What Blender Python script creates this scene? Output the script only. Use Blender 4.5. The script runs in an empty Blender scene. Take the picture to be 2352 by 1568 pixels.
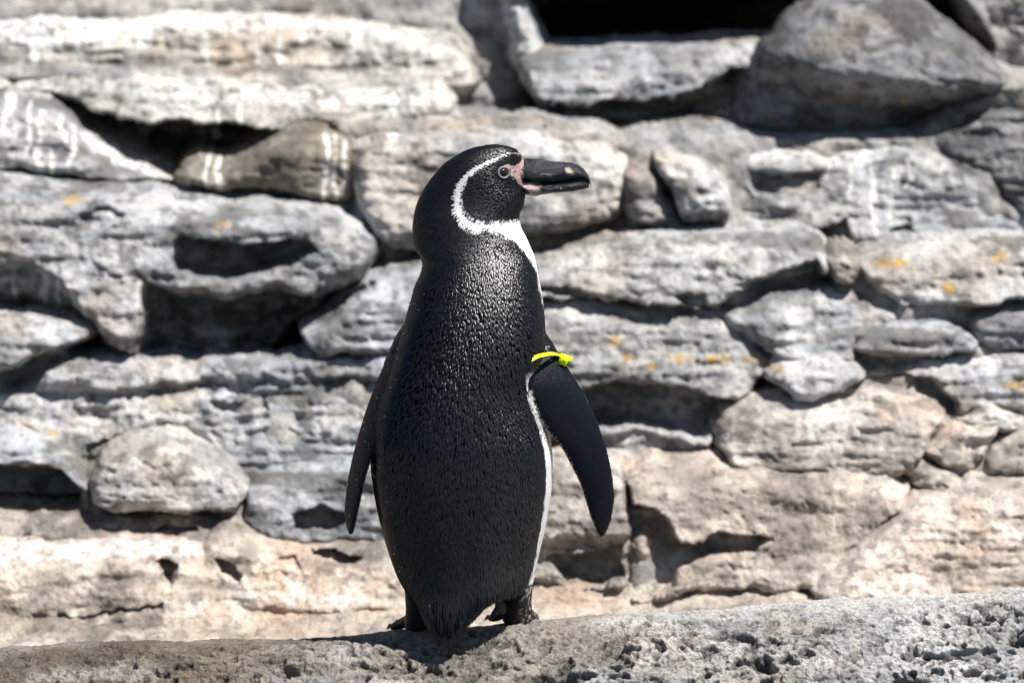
import bpy, math, random
import numpy as np
from mathutils import Vector

# ------------------------------------------------------------------ camera, sky, sun, exposure
SC = bpy.context.scene
COL = SC.collection
PITCH = math.radians(6.0)
DIST = 8.0
LENS = 36.0 * DIST / 1.27
TARGET = np.array([0.0, 0.0, 0.35])
FWD = np.array([0.0, math.cos(PITCH), -math.sin(PITCH)])
UPV = np.array([0.0, math.sin(PITCH), math.cos(PITCH)])
CAM = TARGET - FWD * DIST

cd = bpy.data.cameras.new('camera')
cam = bpy.data.objects.new('camera', cd)
COL.objects.link(cam)
cam.location = CAM
cam.rotation_euler = (math.radians(90) - PITCH, 0, 0)
cd.sensor_width = 36.0
cd.lens = LENS
cd.clip_end = 500.0
cd.dof.use_dof = True
cd.dof.focus_distance = DIST - 0.05
cd.dof.aperture_fstop = 4.0
cd.dof.aperture_blades = 9
SC.camera = cam

SUN_VEC = Vector((0.40, -0.27, 0.87)).normalized()      # towards the sun
w = bpy.data.worlds.new('World'); SC.world = w; w.use_nodes = True
wn = w.node_tree.nodes; wl = w.node_tree.links
bg = wn['Background']
sky = wn.new('ShaderNodeTexSky'); sky.sky_type = 'NISHITA'; sky.sun_disc = False
sky.sun_elevation = math.asin(SUN_VEC.z)
sky.dust_density = 0.3; sky.ozone_density = 3.0
sky.sun_rotation = math.atan2(SUN_VEC.x, SUN_VEC.y)
wl.new(sky.outputs[0], bg.inputs[0]); bg.inputs[1].default_value = 0.05
sd_ = bpy.data.lights.new('sun', 'SUN'); sd_.energy = 5.0; sd_.angle = math.radians(0.5); sd_.color = (1.0, 0.965, 0.92)
sun = bpy.data.objects.new('sun', sd_); COL.objects.link(sun)
sun.rotation_euler = SUN_VEC.to_track_quat('Z', 'Y').to_euler()
SC.view_settings.view_transform = 'Standard'
SC.view_settings.look = 'None'
SC.view_settings.exposure = 0.64
SC.view_settings.gamma = 1.0
SC.view_settings.use_curve_mapping = False

# ------------------------------------------------------------------ helpers
rng = np.random.default_rng(7)
PERM = rng.permutation(256).astype(np.int32)
PERM = np.concatenate([PERM, PERM])
G3 = rng.normal(size=(256, 3)); G3 /= np.linalg.norm(G3, axis=1)[:, None]
G3 = G3.astype(np.float32)

def noise3(p):
    """gradient noise, p (N,3) -> about -1..1"""
    p = np.asarray(p, dtype=np.float32)
    i = np.floor(p).astype(np.int32); f = p - i; i &= 255
    u = f * f * f * (f * (f * 6 - 15) + 10)
    out = 0
    for dx in (0, 1):
        wx = u[:, 0] if dx else 1 - u[:, 0]
        ax = PERM[i[:, 0] + dx & 255]
        for dy in (0, 1):
            wy = wx * (u[:, 1] if dy else 1 - u[:, 1])
            ay = PERM[(ax + i[:, 1] + dy) & 255]
            for dz in (0, 1):
                wz = wy * (u[:, 2] if dz else 1 - u[:, 2])
                g = G3[PERM[(ay + i[:, 2] + dz) & 255]]
                d = g[:, 0] * (f[:, 0] - dx) + g[:, 1] * (f[:, 1] - dy) + g[:, 2] * (f[:, 2] - dz)
                out = out + wz * d
    return out * 1.5

def fbm(p, octv=4, gain=0.5):
    s = 0; a = 1.0; p = np.asarray(p, dtype=np.float32)
    for k in range(octv):
        s = s + a * noise3(p + 17.3 * k); p = p * 2.03; a *= gain
    return s

def sstep(a, b, x):
    t = np.clip((x - a) / (b - a), 0, 1)
    return t * t * (3 - 2 * t)

def P(dx, dy, y):
    """point of the world plane Y=y for a reference coordinate (2352 x 1568 grid)"""
    dx = np.asarray(dx, float); dy = np.asarray(dy, float)
    k = 36.0 / LENS / 2352.0
    nx = (dx - 1176.0) * k; ny = (784.0 - dy) * k
    vy = FWD[1] + ny * UPV[1]; vz = FWD[2] + ny * UPV[2]
    t = (y - CAM[1]) / vy
    return np.stack([nx * t, np.broadcast_to(y, t.shape) * np.ones_like(t), CAM[2] + vz * t], -1)

def proj(p):
    """inverse of P"""
    v = np.asarray(p) - CAM
    depth = v @ FWD
    k = 36.0 / LENS / 2352.0
    return 1176.0 + v[..., 0] / depth / k, 784.0 - (v @ UPV) / depth / k

def poly_sd(X, Y, poly):
    """signed distance to a polygon, positive inside"""
    poly = np.asarray(poly, float)
    best = np.full(X.shape, 1e18); inside = np.zeros(X.shape, bool)
    n = len(poly)
    for k in range(n):
        ax, ay = poly[k]; bx, by = poly[(k + 1) % n]
        ex, ey = bx - ax, by - ay
        L = ex * ex + ey * ey
        if L < 1e-9: continue
        t = np.clip(((X - ax) * ex + (Y - ay) * ey) / L, 0, 1)
        d = (X - ax - t * ex) ** 2 + (Y - ay - t * ey) ** 2
        best = np.minimum(best, d)
        c = (ay > Y) != (by > Y)
        if abs(ey) > 1e-12:
            inside ^= c & (X < (Y - ay) / ey * ex + ax)
    d = np.sqrt(best)
    return np.where(inside, d, -d)

def line_d(X, Y, pts):
    best = np.full(X.shape, 1e18)
    for (ax, ay), (bx, by) in zip(pts[:-1], pts[1:]):
        ex, ey = bx - ax, by - ay
        L = ex * ex + ey * ey + 1e-9
        t = np.clip(((X - ax) * ex + (Y - ay) * ey) / L, 0, 1)
        best = np.minimum(best, (X - ax - t * ex) ** 2 + (Y - ay - t * ey) ** 2)
    return np.sqrt(best)

def make_mesh(name, verts, faces, smooth=True):
    """verts (N,3), faces (M,3|4) array or list of arrays"""
    me = bpy.data.meshes.new(name)
    verts = np.asarray(verts, dtype=np.float32)
    fl = faces if isinstance(faces, list) else [faces]
    fl = [np.asarray(f, dtype=np.int32) for f in fl if len(f)]
    me.vertices.add(len(verts)); me.vertices.foreach_set('co', verts.ravel())
    tot = np.concatenate([np.full(len(f), f.shape[1], np.int32) for f in fl])
    loops = np.concatenate([f.ravel() for f in fl])
    me.loops.add(len(loops)); me.loops.foreach_set('vertex_index', loops)
    me.polygons.add(len(tot))
    starts = np.concatenate([[0], np.cumsum(tot)[:-1]]).astype(np.int32)
    me.polygons.foreach_set('loop_start', starts)
    me.polygons.foreach_set('use_smooth', np.full(len(tot), smooth, bool))
    me.update(calc_edges=True); me.validate()
    return me

def attr_f(me, name, vals):
    a = me.attributes.new(name, 'FLOAT', 'POINT'); a.data.foreach_set('value', np.asarray(vals, np.float32))

def attr_c(me, name, cols):
    c = np.ones((len(cols), 4), np.float32); c[:, :3] = cols
    a = me.attributes.new(name, 'FLOAT_COLOR', 'POINT'); a.data.foreach_set('color', c.ravel())

def link(name, me, mat=None, parent=None):
    o = bpy.data.objects.new(name, me); COL.objects.link(o)
    if mat: me.materials.append(mat)
    if parent: o.parent = parent
    return o

def tag(o, label=None, cat=None, group=None, kind=None):
    if label: o['label'] = label
    if cat: o['category'] = cat
    if group: o['group'] = group
    if kind: o['kind'] = kind
    return o

class NT:
    """tiny node helper"""
    def __init__(s, name):
        s.m = bpy.data.materials.new(name); s.m.use_nodes = True
        s.n = s.m.node_tree.nodes; s.l = s.m.node_tree.links
        s.b = s.n['Principled BSDF']
    def add(s, t, **kw):
        x = s.n.new(t)
        for k, v in kw.items():
            if k.startswith('i_'):
                key = k[2:]; key = int(key) if key.isdigit() else key
                s.put(x.inputs[key], v)
            else: setattr(x, k, v)
        return x
    def put(s, inp, v):
        if isinstance(v, bpy.types.NodeSocket): s.l.new(v, inp)
        else: inp.default_value = v
    def math(s, op, a, b=0.0, clamp=False):
        x = s.n.new('ShaderNodeMath'); x.operation = op; x.use_clamp = clamp
        s.put(x.inputs[0], a); s.put(x.inputs[1], b); return x.outputs[0]
    def noise(s, vec, scale, detail=4, rough=0.55, dist=0.0):
        x = s.n.new('ShaderNodeTexNoise'); s.put(x.inputs['Vector'], vec)
        x.inputs['Scale'].default_value = scale; x.inputs['Detail'].default_value = detail
        x.inputs['Roughness'].default_value = rough; x.inputs['Distortion'].default_value = dist
        return x.outputs[0]
    def ramp(s, fac, a, b):
        x = s.n.new('ShaderNodeMapRange'); x.interpolation_type = 'SMOOTHSTEP'
        s.put(x.inputs[0], fac); x.inputs[1].default_value = a; x.inputs[2].default_value = b
        return x.outputs[0]
    def mix(s, fac, a, b, mode='MIX'):
        x = s.n.new('ShaderNodeMix'); x.data_type = 'RGBA'; x.blend_type = mode
        s.put(x.inputs[0], fac)
        s.put(x.inputs[6], a if isinstance(a, bpy.types.NodeSocket) else (*a, 1))
        s.put(x.inputs[7], b if isinstance(b, bpy.types.NodeSocket) else (*b, 1))
        return x.outputs[2]
    def attr(s, name):
        x = s.n.new('ShaderNodeAttribute'); x.attribute_name = name; return x
    def pos(s, scale=(1, 1, 1)):
        g = s.n.new('ShaderNodeNewGeometry'); m = s.n.new('ShaderNodeVectorMath'); m.operation = 'MULTIPLY'
        s.l.new(g.outputs['Position'], m.inputs[0]); m.inputs[1].default_value = scale
        return m.outputs[0]

# ------------------------------------------------------------------ rock materials
def rock_material(name, bump=1.0, wet=False):
    t = NT(name)
    p = t.pos()
    c = t.attr('Col').outputs['Color']
    dark = t.mix(1.0, c, (0.40, 0.40, 0.42), 'MULTIPLY')
    lite = t.mix(1.0, c, (1.30, 1.28, 1.24), 'MULTIPLY')
    nA = t.noise(p, 55, 7, 0.74)
    c2 = t.mix(t.math('MULTIPLY', t.ramp(nA, 0.50, 0.66), 0.8), c, dark)
    c2 = t.mix(t.math('MULTIPLY', t.ramp(nA, 0.48, 0.34), 0.7), c2, lite)
    nB = t.noise(p, 210, 3, 0.65)
    c2 = t.mix(t.math('MULTIPLY', t.ramp(nB, 0.54, 0.68), 0.65), c2, dark)
    h = t.math('ADD', nA, t.math('MULTIPLY', nB, 0.5))
    bm = t.add('ShaderNodeBump', i_Strength=0.9 * bump, i_Distance=0.006, i_Height=h)
    t.l.new(bm.outputs[0], t.b.inputs['Normal'])
    if wet:
        wv = t.attr('wet').outputs['Fac']
        rr = t.math('SUBTRACT', 0.86, t.math('MULTIPLY', wv, 0.60)); t.l.new(rr, t.b.inputs['Roughness'])
        c2 = t.mix(t.math('MULTIPLY', wv, 0.7), c2, t.mix(1.0, c2, (0.50, 0.43, 0.34), 'MULTIPLY'))
    else:
        t.b.inputs['Roughness'].default_value = 0.86
    t.l.new(c2, t.b.inputs['Base Color'])
    t.b.inputs['Specular IOR Level'].default_value = 0.26
    return t.m

def mixc(c, f, k):
    f = np.asarray(f)[:, None]; return c * (1 - f) + np.asarray(k) * f

def stone_colour(w, base, warmth=1.0, spots=1.0):
    """mineral colour of weathered stone at world points w: mottling, strata, crusts, iron stain"""
    w = np.asarray(w, np.float32); N = len(w)
    c = np.tile(np.asarray(base, float), (N, 1))
    n1 = fbm(w * 7, 4, 0.6); n2 = fbm(w * (6, 6, 26) + 9, 4, 0.64); n3 = fbm(w * 30 + 4, 3, 0.65); n4 = fbm(w * 4.5 + 21, 3); n5 = fbm(w * 15 + 33, 4, 0.65)
    bs = np.asarray(base, float); wb = float(np.clip((bs[0] / bs[2] - 1.14) / 0.28, 0, 1))
    c = c * (np.array([0.94, 0.995, 1.08]) * (1 - wb) + wb) * np.clip(1.02 + 0.66 * n1, 0.45, 1.7)[:, None]
    c = mixc(c, 0.60 * warmth * sstep(0.0, 0.6, n4), bs * (1.18, 0.98, 0.82))
    c = mixc(c, 0.45 * (1 - 0.6 * wb) * sstep(0.05, 0.6, fbm(w * 12 + 50, 3, 0.6)), bs * (0.80, 0.90, 1.08))
    c = mixc(c, 0.60 * sstep(0.05, 0.60, n5), np.minimum(bs * 1.30 + 0.06, 0.70))
    c = mixc(c, 0.75 * spots * (1 - 0.45 * wb) * sstep(0.12, 0.55, n2), bs * 0.34)
    c = mixc(c, 0.72 * spots * (1 - 0.35 * wb) * sstep(0.14, 0.52, n3), bs * 0.30)
    return c

M_ROCK = rock_material('weathered_rock')
M_LEDGE = rock_material('pitted_wet_rock', 1.5, True)

# ------------------------------------------------------------------ the ground and the slope behind
def sheet(X, Y, Z):
    """grid of arrays -> verts, quads"""
    h, wd = X.shape
    idx = np.arange(h * wd).reshape(h, wd)
    q = np.stack([idx[:-1, :-1], idx[:-1, 1:], idx[1:, 1:], idx[1:, :-1]], -1).reshape(-1, 4)
    return np.stack([X, Y, Z], -1).reshape(-1, 3), q

gx, gy = np.meshgrid(np.linspace(-60, 60, 61), np.linspace(-60, 60, 61))
v, q = sheet(gx, gy, np.full(gx.shape, -0.80) + 0.05 * noise3(np.stack([gx, gy, gx * 0], -1).reshape(-1, 3) * 0.3).reshape(gx.shape))
me = make_mesh('ground', v, q); attr_c(me, 'Col', stone_colour(v * 0.3, (0.10, 0.10, 0.095)))
o = link('ground', me, M_ROCK); tag(o, kind='structure')
# unseen pool added in front of the ledge, to darken and cool the bounce
tw = NT('unseen_pool_water'); tw.b.inputs['Base Color'].default_value = (0.012, 0.035, 0.045, 1); tw.b.inputs['Roughness'].default_value = 0.06
b_ = tw.add('ShaderNodeBump', i_Strength=0.3, i_Distance=0.05, i_Height=tw.noise(tw.pos(), 3.0, 4)); tw.l.new(b_.outputs[0], tw.b.inputs['Normal'])
gx, gy = np.meshgrid(np.linspace(-14, 14, 30), np.linspace(-12, -0.1, 20))
v, q = sheet(gx, gy, np.full(gx.shape, -0.45))
o = link('water', make_mesh('water', v, q), tw.m); tag(o, kind='structure')

# ------------------------------------------------------------------ rocks
GROUP = 'rocks of the stepped bank'
ROCKN = [0]
YOFF = 0.30
BED = []

def rock(label, poly, y0, D=0.12, R=34, lean=0.35, col=(0.36, 0.34, 0.31), holes=(), cracks=(), bumps=(), steps=(),
         guano=(), lichen=(), dark_olive=(), wash=(), under=0.0, uh=60, rough=1.0, fac=1.0, strata=0.8, warmth=1.0, spots=1.0, shelf=0.30, tl=1.25, bed=None, res=4.8, warp=13.0, name='rock', cat='rock',
         group=GROUP):
    """one rock: outline in the reference grid at depth y0, a rounded, layered, pitted body of thickness D"""
    if bed is None: bed = 0.060 if under >= 0.08 else 0.036
    y0 = y0 + YOFF; ROCKN[0] += 1; seed = ROCKN[0] * 3.71
    BED.append((np.asarray(poly, float), y0, max([bed] + [h_[1] + 0.03 for h_ in holes if h_[1] > .1] + [h_[1] + 0.03 for h_ in steps if h_[1] > .06]), lean))
    poly = np.asarray(poly, float)
    x0, y0d = poly.min(0) - 34; x1, y1d = poly.max(0) + 34
    nx = int((x1 - x0) / res) + 2; ny = int((y1d - y0d) / res) + 2
    X, Y = np.meshgrid(x0 + np.arange(nx) * res, y0d + np.arange(ny) * res)
    shp = X.shape
    q3 = np.stack([X.ravel(), Y.ravel(), np.full(X.size, seed * 40)], -1)
    wx = (fbm(q3 / 75.0, 5, 0.55) * warp).reshape(shp); wy = (fbm(q3 / 75.0 + 31.7, 5, 0.55) * warp * 0.8).reshape(shp)
    Xw, Yw = X + wx, Y + wy
    sd = poly_sd(Xw, Yw, poly) + 8.0; D = D * (0.82 if under >= 0.08 else 0.55); R = R * 1.15
    keep = sd > -11
    prof = np.sqrt(np.clip(1 - (1 - np.clip(sd / R, 0, 1)) ** 2, 0, 1))
    k = 1.27 / 2352.0
    cy = 0.5 * (poly[:, 1].min() + poly[:, 1].max()); cx = 0.5 * (poly[:, 0].min() + poly[:, 0].max())
    up = (cy - Y) * k                                        # height above the rock's middle, metres
    d = lean * up + D * (1 - prof)
    if lean >= 0.9: tl = 0.0
    ins = sd > 0
    topc = np.where(ins.any(0), np.where(ins, Y, 1e9).min(0), np.nan)
    okc = ~np.isnan(topc); topc = np.interp(np.arange(nx), np.where(okc)[0], topc[okc])
    topc = np.convolve(np.pad(topc, 6, mode='edge'), np.ones(13) / 13, 'valid')
    hpx = min(shelf * np.ptp(poly[:, 1]), 58.0)
    sv = np.clip((topc[None, :] + hpx + 0.35 * wy - Y) / max(hpx, 1), -0.5, 2.0)
    d = d + tl * k * hpx * np.where(sv > 0.15, sv, np.clip(sv + 0.15, 0, 0.3) ** 2 / 0.6)
    # facets: tangent planes of a shallow dome
    if fac > 0:
        lr = np.random.default_rng(ROCKN[0]); rx = max(60, np.ptp(poly[:, 0]) / 2); ry = max(40, np.ptp(poly[:, 1]) / 2)
        nf = int(np.clip(rx * ry / 2600, 6, 26)); ff = np.full(shp, -1e9)
        kk = fac * 0.030 / (min(rx, ry) * k) 
        for _ in range(nf):
            fx, fy = lr.uniform(-1, 1, 2) * (min(rx, 260), ry)
            ox = cx + (lr.uniform(-1, 1) * max(0, rx - 260))
            off = lr.normal() * 0.006 * fac
            px_, py_ = (Xw - ox) * k, (Yw - cy) * k
            if rx > 320:
                px_ = np.clip(px_, -0.2, 0.2)
            ff = np.maximum(ff, 2 * kk * (fx * k * px_ + fy * k * py_) - kk * ((fx * k) ** 2 + (fy * k) ** 2) + off)
        d = d + np.clip(ff, -0.06, 0.10)
    w3 = P(X.ravel(), Y.ravel(), y0).astype(np.float32); w3[:, 1] += seed
    n = 0.020 * fbm(w3 * 8, 2) + 0.0062 * fbm(w3 * (15, 15, 36), 3) + 0.0026 * fbm(w3 * 80, 3, 0.6)
    st = noise3(w3 * (6, 6, 42) + fbm(w3 * 14, 2)[:, None] * 0.7)
    n = n + strata * 0.011 * np.abs(st) + strata * 0.007 * noise3(w3 * (11, 11, 95))
    pitn = noise3(w3 * (70, 70, 95)); n = n + 0.005 * sstep(0.34, 0.62, pitn) * sstep(-0.1, 0.4, noise3(w3 * 11 + 5))
    d = d + (n * rough).reshape(shp)
    hl = fbm(q3 / 26.0, 3).reshape(shp) * 5.0
    for hpoly, depth, soft in holes:
        d = d + depth * sstep(-soft * 0.3, soft, poly_sd(Xw + hl, Yw + hl * .6, hpoly))
    for pts, wid, depth in cracks:
        d = d + depth * (1 - sstep(wid * 0.25, wid, line_d(Xw + hl, Yw + hl, pts) + hl * 0.25))
    for bx, by, rx_, ry_, hgt in bumps:
        r2 = ((Xw - bx) / rx_) ** 2 + ((Yw - by) / ry_) ** 2
        d = d - hgt * np.sqrt(np.clip(1 - r2, 0, 1))
    for pts, off, soft in steps:                               # below the line the face moves back (+) or forward (-)
        xs = [a for a, b in pts]; ys = [b for a, b in pts]
        ly = np.interp(Xw, xs, ys)
        d = d + off * sstep(-soft * 0.5, soft * 0.5, Yw + hl - ly)
    if under:
        bot = np.where(sd > 0, Y, -1e9).max(0)[None, :]
        bot = np.where(bot < -1e8, Y, bot)
        d = d + under * (1 - sstep(0, uh, bot - Y)) ** 1.5
    back = D + 0.14
    d = d + np.clip(-sd, 0, 20) * k * 7.0
    W = P(X.ravel(), Y.ravel(), y0); W[:, 1] += d.ravel()
    # quads that have all corners kept
    kq = keep[:-1, :-1] & keep[:-1, 1:] & keep[1:, 1:] & keep[1:, :-1]
    idx = np.arange(X.size).reshape(shp)
    Q = np.stack([idx[:-1, :-1], idx[1:, :-1], idx[1:, 1:], idx[:-1, 1:]], -1)[kq]
    used = np.unique(Q); remap = np.full(X.size, -1, np.int64); remap[used] = np.arange(len(used))
    V = W[used]; Q = remap[Q]
    # close the body at the back: walls from the rim, then a fan
    e = np.concatenate([Q[:, [0, 1]], Q[:, [1, 2]], Q[:, [2, 3]], Q[:, [3, 0]]])
    key = np.sort(e, 1); kk_ = key[:, 0] * (len(V) + 1) + key[:, 1]
    _, first, cnt = np.unique(kk_, return_index=True, return_counts=True)
    rim = e[first[cnt == 1]]
    rv = np.unique(rim); rm = np.full(len(V), -1, np.int64); rm[rv] = np.arange(len(rv)) + len(V)
    BV = V[rv].copy(); BV[:, 1] = y0 + back + lean * 0.0
    ctr = BV.mean(0)[None]
    walls = np.stack([rim[:, 1], rim[:, 0], rm[rim[:, 0]], rm[rim[:, 1]]], -1)
    nv = len(V) + len(BV)
    fan = np.stack([rm[rim[:, 1]], rm[rim[:, 0]], np.full(len(rim), nv)], -1)
    VV = np.concatenate([V, BV, ctr])
    base = np.array([VV[:, 0].mean(), y0 + D * 0.5, V[:, 2].min()])
    me = make_mesh(name, VV - base, [Q, walls, fan])
    Xu, Yu = Xw.ravel()[used], Yw.ravel()[used]
    pad = len(VV) - len(used)
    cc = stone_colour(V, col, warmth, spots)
    g = np.zeros(len(used)); h2 = hl.ravel()[used]
    for gx0, gy0, gy1, gw in guano:
        wob = 6 * noise3(np.stack([Yu / 60, Yu * 0 + gx0, Yu * 0 + seed], -1))
        t_ = np.clip((Yu - gy0) / (gy1 - gy0), 0, 1)
        g = np.maximum(g, (1 - sstep(gw * (0.35 + 0.2 * (1 - t_)), gw * 1.1, np.abs(Xu + wob - gx0))) * sstep(gy0 - 8, gy0 + 6, Yu) * (1 - sstep(gy1 - 10, gy1 + 10, Yu)))
    for wpoly, soft, amt in wash:
        g = np.maximum(g, amt * sstep(-soft, soft, poly_sd(Xu + h2 * 2, Yu + h2, wpoly)))
    gn = fbm(V * (60, 60, 12), 4, 0.6)
    cc = mixc(cc, 0.92 * np.clip(g, 0, 1) * sstep(-0.45, 0.20, gn + 0.6 * fbm(V * 28 + 7, 3) + 0.7 * g - 0.32), (0.74, 0.73, 0.69))
    l_ = np.zeros(len(used))
    for lx, ly, lrx, lry in lichen:
        l_ = np.maximum(l_, 1 - sstep(0.4, 1.15, np.hypot((Xu + h2 * 1.5 - lx) / (1.4 * lrx), (Yu + h2 - ly) / (1.4 * lry))))
    cc = mixc(cc, l_ * sstep(-0.35, 0.15, fbm(V * 130, 3)), (0.50, 0.32, 0.09))
    m_ = np.zeros(len(used))
    for mpoly, soft, amt in dark_olive:
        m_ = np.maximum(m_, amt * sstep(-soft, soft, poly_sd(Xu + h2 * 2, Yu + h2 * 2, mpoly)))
    cc = mixc(cc, 0.85 * m_ * sstep(-0.5, 0.25, fbm(V * 24, 4)), (0.060, 0.056, 0.032))  # dark olive colour inside the given outlines, mostly hollows and lower edges
    attr_c(me, 'Col', np.concatenate([cc, np.tile(cc.mean(0), (pad, 1))]))
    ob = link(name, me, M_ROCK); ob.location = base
    return tag(ob, label, cat, group)

GREY = (0.36, 0.345, 0.32); WARM = (0.40, 0.36, 0.31); TAN = (0.50, 0.42, 0.352); PALE = (0.50, 0.47, 0.43); DARK = (0.24, 0.225, 0.21); PINK = (0.46, 0.395, 0.345)

# ---- upper left
rock('broad brown-grey dome at the top left, sloping off behind the pale slabs',
     [(-250, -150), (1000, -150), (1060, 0), (1120, 35), (1170, 80), (1200, 140), (1230, 220), (1246, 298), (1150, 320), (1000, 310), (600, 150), (-250, 110)],
     1.02, 0.2, 90, 0.7, (0.27, 0.25, 0.225), wash=[([(-250, -40), (680, -40), (740, 40), (690, 50), (-250, 60)], 30, 0.8)], guano=[(705, -10, 50, 26), (90, 0, 60, 30)])
rock('long pale slab high on the left with white droppings along its top',
     [(-250, 62), (60, 56), (350, 44), (560, 40), (700, 46), (830, 58), (960, 78), (1040, 98), (1082, 140), (1092, 185), (1062, 214), (1000, 205), (930, 197), (850, 190), (760, 200), (580, 197), (470, 190), (430, 178), (380, 202), (250, 202), (100, 197), (-250, 205)],
     0.90, 0.10, 26, 0.42, (0.48, 0.435, 0.375), wash=[([(-250, 40), (560, 30), (800, 50), (1000, 85), (960, 105), (700, 75), (300, 85), (120, 130), (-250, 140)], 22, 0.9), ([(780, 90), (1060, 110), (1080, 180), (880, 180)], 25, 0.6)],
     guano=[(820, 60, 190, 12), (590, 90, 195, 10), (640, 90, 195, 8), (330, 60, 190, 26), (480, 60, 150, 9), (700, 50, 120, 12), (180, 90, 200, 20), (60, 90, 200, 26)], holes=[([(380, 182), (430, 172), (460, 190), (430, 200), (390, 196)], 0.03, 8)])
rock('pale sloping slab jutting over the dark V-shaped hollow on the left',
     [(-250, 196), (100, 192), (300, 190), (600, 188), (860, 186), (1000, 210), (1046, 250), (1040, 288), (1000, 300), (900, 286), (790, 288), (700, 288), (650, 302), (560, 296), (470, 290), (400, 284), (270, 276), (170, 246), (100, 226), (-250, 210)],
     0.76, 0.10, 16, 0.95, (0.47, 0.43, 0.375), under=0.10, uh=14, wash=[([(-250, 196), (300, 200), (700, 195), (1000, 220), (900, 270), (400, 240), (150, 225), (-250, 220)], 22, 0.75)],
     guano=[(470, 225, 300, 9), (498, 240, 300, 7), (560, 235, 295, 10), (905, 225, 330, 8)], lichen=[(785, 298, 14, 6)])
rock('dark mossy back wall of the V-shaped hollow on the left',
     [(-250, 205), (100, 215), (400, 250), (720, 260), (760, 330), (600, 440), (380, 450), (-250, 440)], 0.93, 0.1, 20, 0.1, (0.16, 0.145, 0.12), dark_olive=[([(150, 240), (700, 240), (650, 330), (400, 420), (180, 330)], 40, 1.0)],
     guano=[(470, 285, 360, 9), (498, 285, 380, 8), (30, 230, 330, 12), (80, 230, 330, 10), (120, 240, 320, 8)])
rock('rock hung with pale drips at the left edge, under the V-shaped hollow',
     [(-250, 205), (0, 212), (95, 232), (150, 268), (180, 308), (225, 334), (280, 362), (350, 396), (392, 420), (380, 452), (300, 452), (200, 447), (120, 428), (-250, 420)],
     0.70, 0.12, 30, 0.55, (0.37, 0.34, 0.31), under=0.10, uh=60, guano=[(8, 225, 330, 14), (25, 290, 415, 9), (62, 240, 370, 7), (95, 260, 425, 11), (118, 330, 420, 5), (140, 270, 350, 5), (163, 300, 400, 9), (385, 400, 460, 9)], wash=[([(150, 300), (200, 320), (380, 410), (395, 425), (350, 415), (200, 345)], 8, 0.9)])
rock('brown lump with white runs, wedged between the V-shaped hollow and the rock behind the penguin',
     [(388, 430), (415, 378), (450, 370), (510, 380), (550, 360), (600, 335), (650, 306), (690, 286), (750, 296), (810, 320), (830, 370), (830, 430), (812, 496), (700, 482), (640, 472), (550, 472), (475, 466), (380, 458)],
     0.66, 0.12, 40, 0.25, (0.25, 0.22, 0.175), under=0.09, uh=55, guano=[(478, 366, 430, 6), (503, 366, 462, 7), (742, 312, 470, 8), (764, 318, 485, 5), (784, 330, 440, 6)], lichen=[(770, 306, 10, 5)])
rock('large rounded rock directly behind the penguin\'s head',
     [(790, 330), (850, 304), (1000, 292), (1230, 296), (1330, 308), (1400, 328), (1446, 350), (1466, 420), (1452, 500), (1440, 530), (1390, 552), (1330, 556), (1250, 580), (1100, 604), (960, 614), (884, 604), (862, 560), (812, 500), (800, 420)],
     0.62, 0.14, 55, 0.45, (0.40, 0.375, 0.34), tl=0.8, bed=0.07, under=0.10, uh=70, wash=[([(1180, 310), (1320, 320), (1430, 350), (1455, 470), (1400, 500), (1300, 400)], 30, 0.75)],
     guano=[(905, 300, 335, 12)], dark_olive=[([(1200, 520), (1440, 500), (1440, 560), (1200, 600)], 20, 0.5)])
rock('wide grey slab on the left with a dark shadowed pocket in its face',
     [(-250, 395), (0, 420), (100, 442), (250, 455), (400, 470), (560, 482), (700, 490), (780, 505), (830, 530), (860, 565), (873, 595), (852, 630), (830, 655), (745, 690), (728, 720), (655, 750), (622, 790), (580, 838), (420, 846), (300, 840), (240, 795), (210, 757), (120, 738), (60, 724), (-250, 716)],
     0.52, 0.16, 48, 0.5, (0.37, 0.35, 0.325), under=0.05, uh=70,
     holes=[([(398, 560), (425, 548), (480, 555), (560, 560), (640, 562), (700, 562), (735, 582), (700, 602), (655, 625), (600, 642), (530, 648), (450, 646), (402, 630)], 0.11, 14),
            ([(335, 652), (400, 668), (520, 682), (640, 668), (712, 690), (745, 705), (660, 760), (600, 850), (290, 845), (325, 740)], 0.15, 40),
            ([(-250, 598), (0, 600), (60, 606), (110, 625), (150, 662), (180, 702), (205, 750), (120, 740), (-250, 722)], 0.06, 26),
            ([(170, 492), (230, 485), (290, 500), (280, 525), (220, 530), (175, 515)], 0.02, 10)],
     dark_olive=[([(320, 700), (700, 700), (600, 850), (300, 850)], 30, 0.9)], guano=[(30, 620, 715, 8), (95, 620, 730, 9), (130, 640, 735, 8), (325, 650, 730, 9)], lichen=[(155, 474, 16, 7), (503, 520, 13, 9)])
rock('small speckled rock at the left edge under the wide slab',
     [(-250, 712), (0, 722), (90, 735), (180, 745), (212, 762), (206, 800), (150, 818), (95, 832), (60, 856), (-20, 884), (-250, 884)], 0.46, 0.12, 34, 0.4, (0.42, 0.41, 0.39), under=0.08, uh=40)
rock('dark rubble filling the deep hollow under the wide left slab', [(150, 750), (400, 740), (700, 730), (800, 820), (700, 870), (200, 870)], 0.75, 0.1, 30, 0.1, (0.15, 0.14, 0.125), dark_olive=[([(150, 750), (750, 750), (700, 870), (200, 870)], 20, 0.8)])
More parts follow.
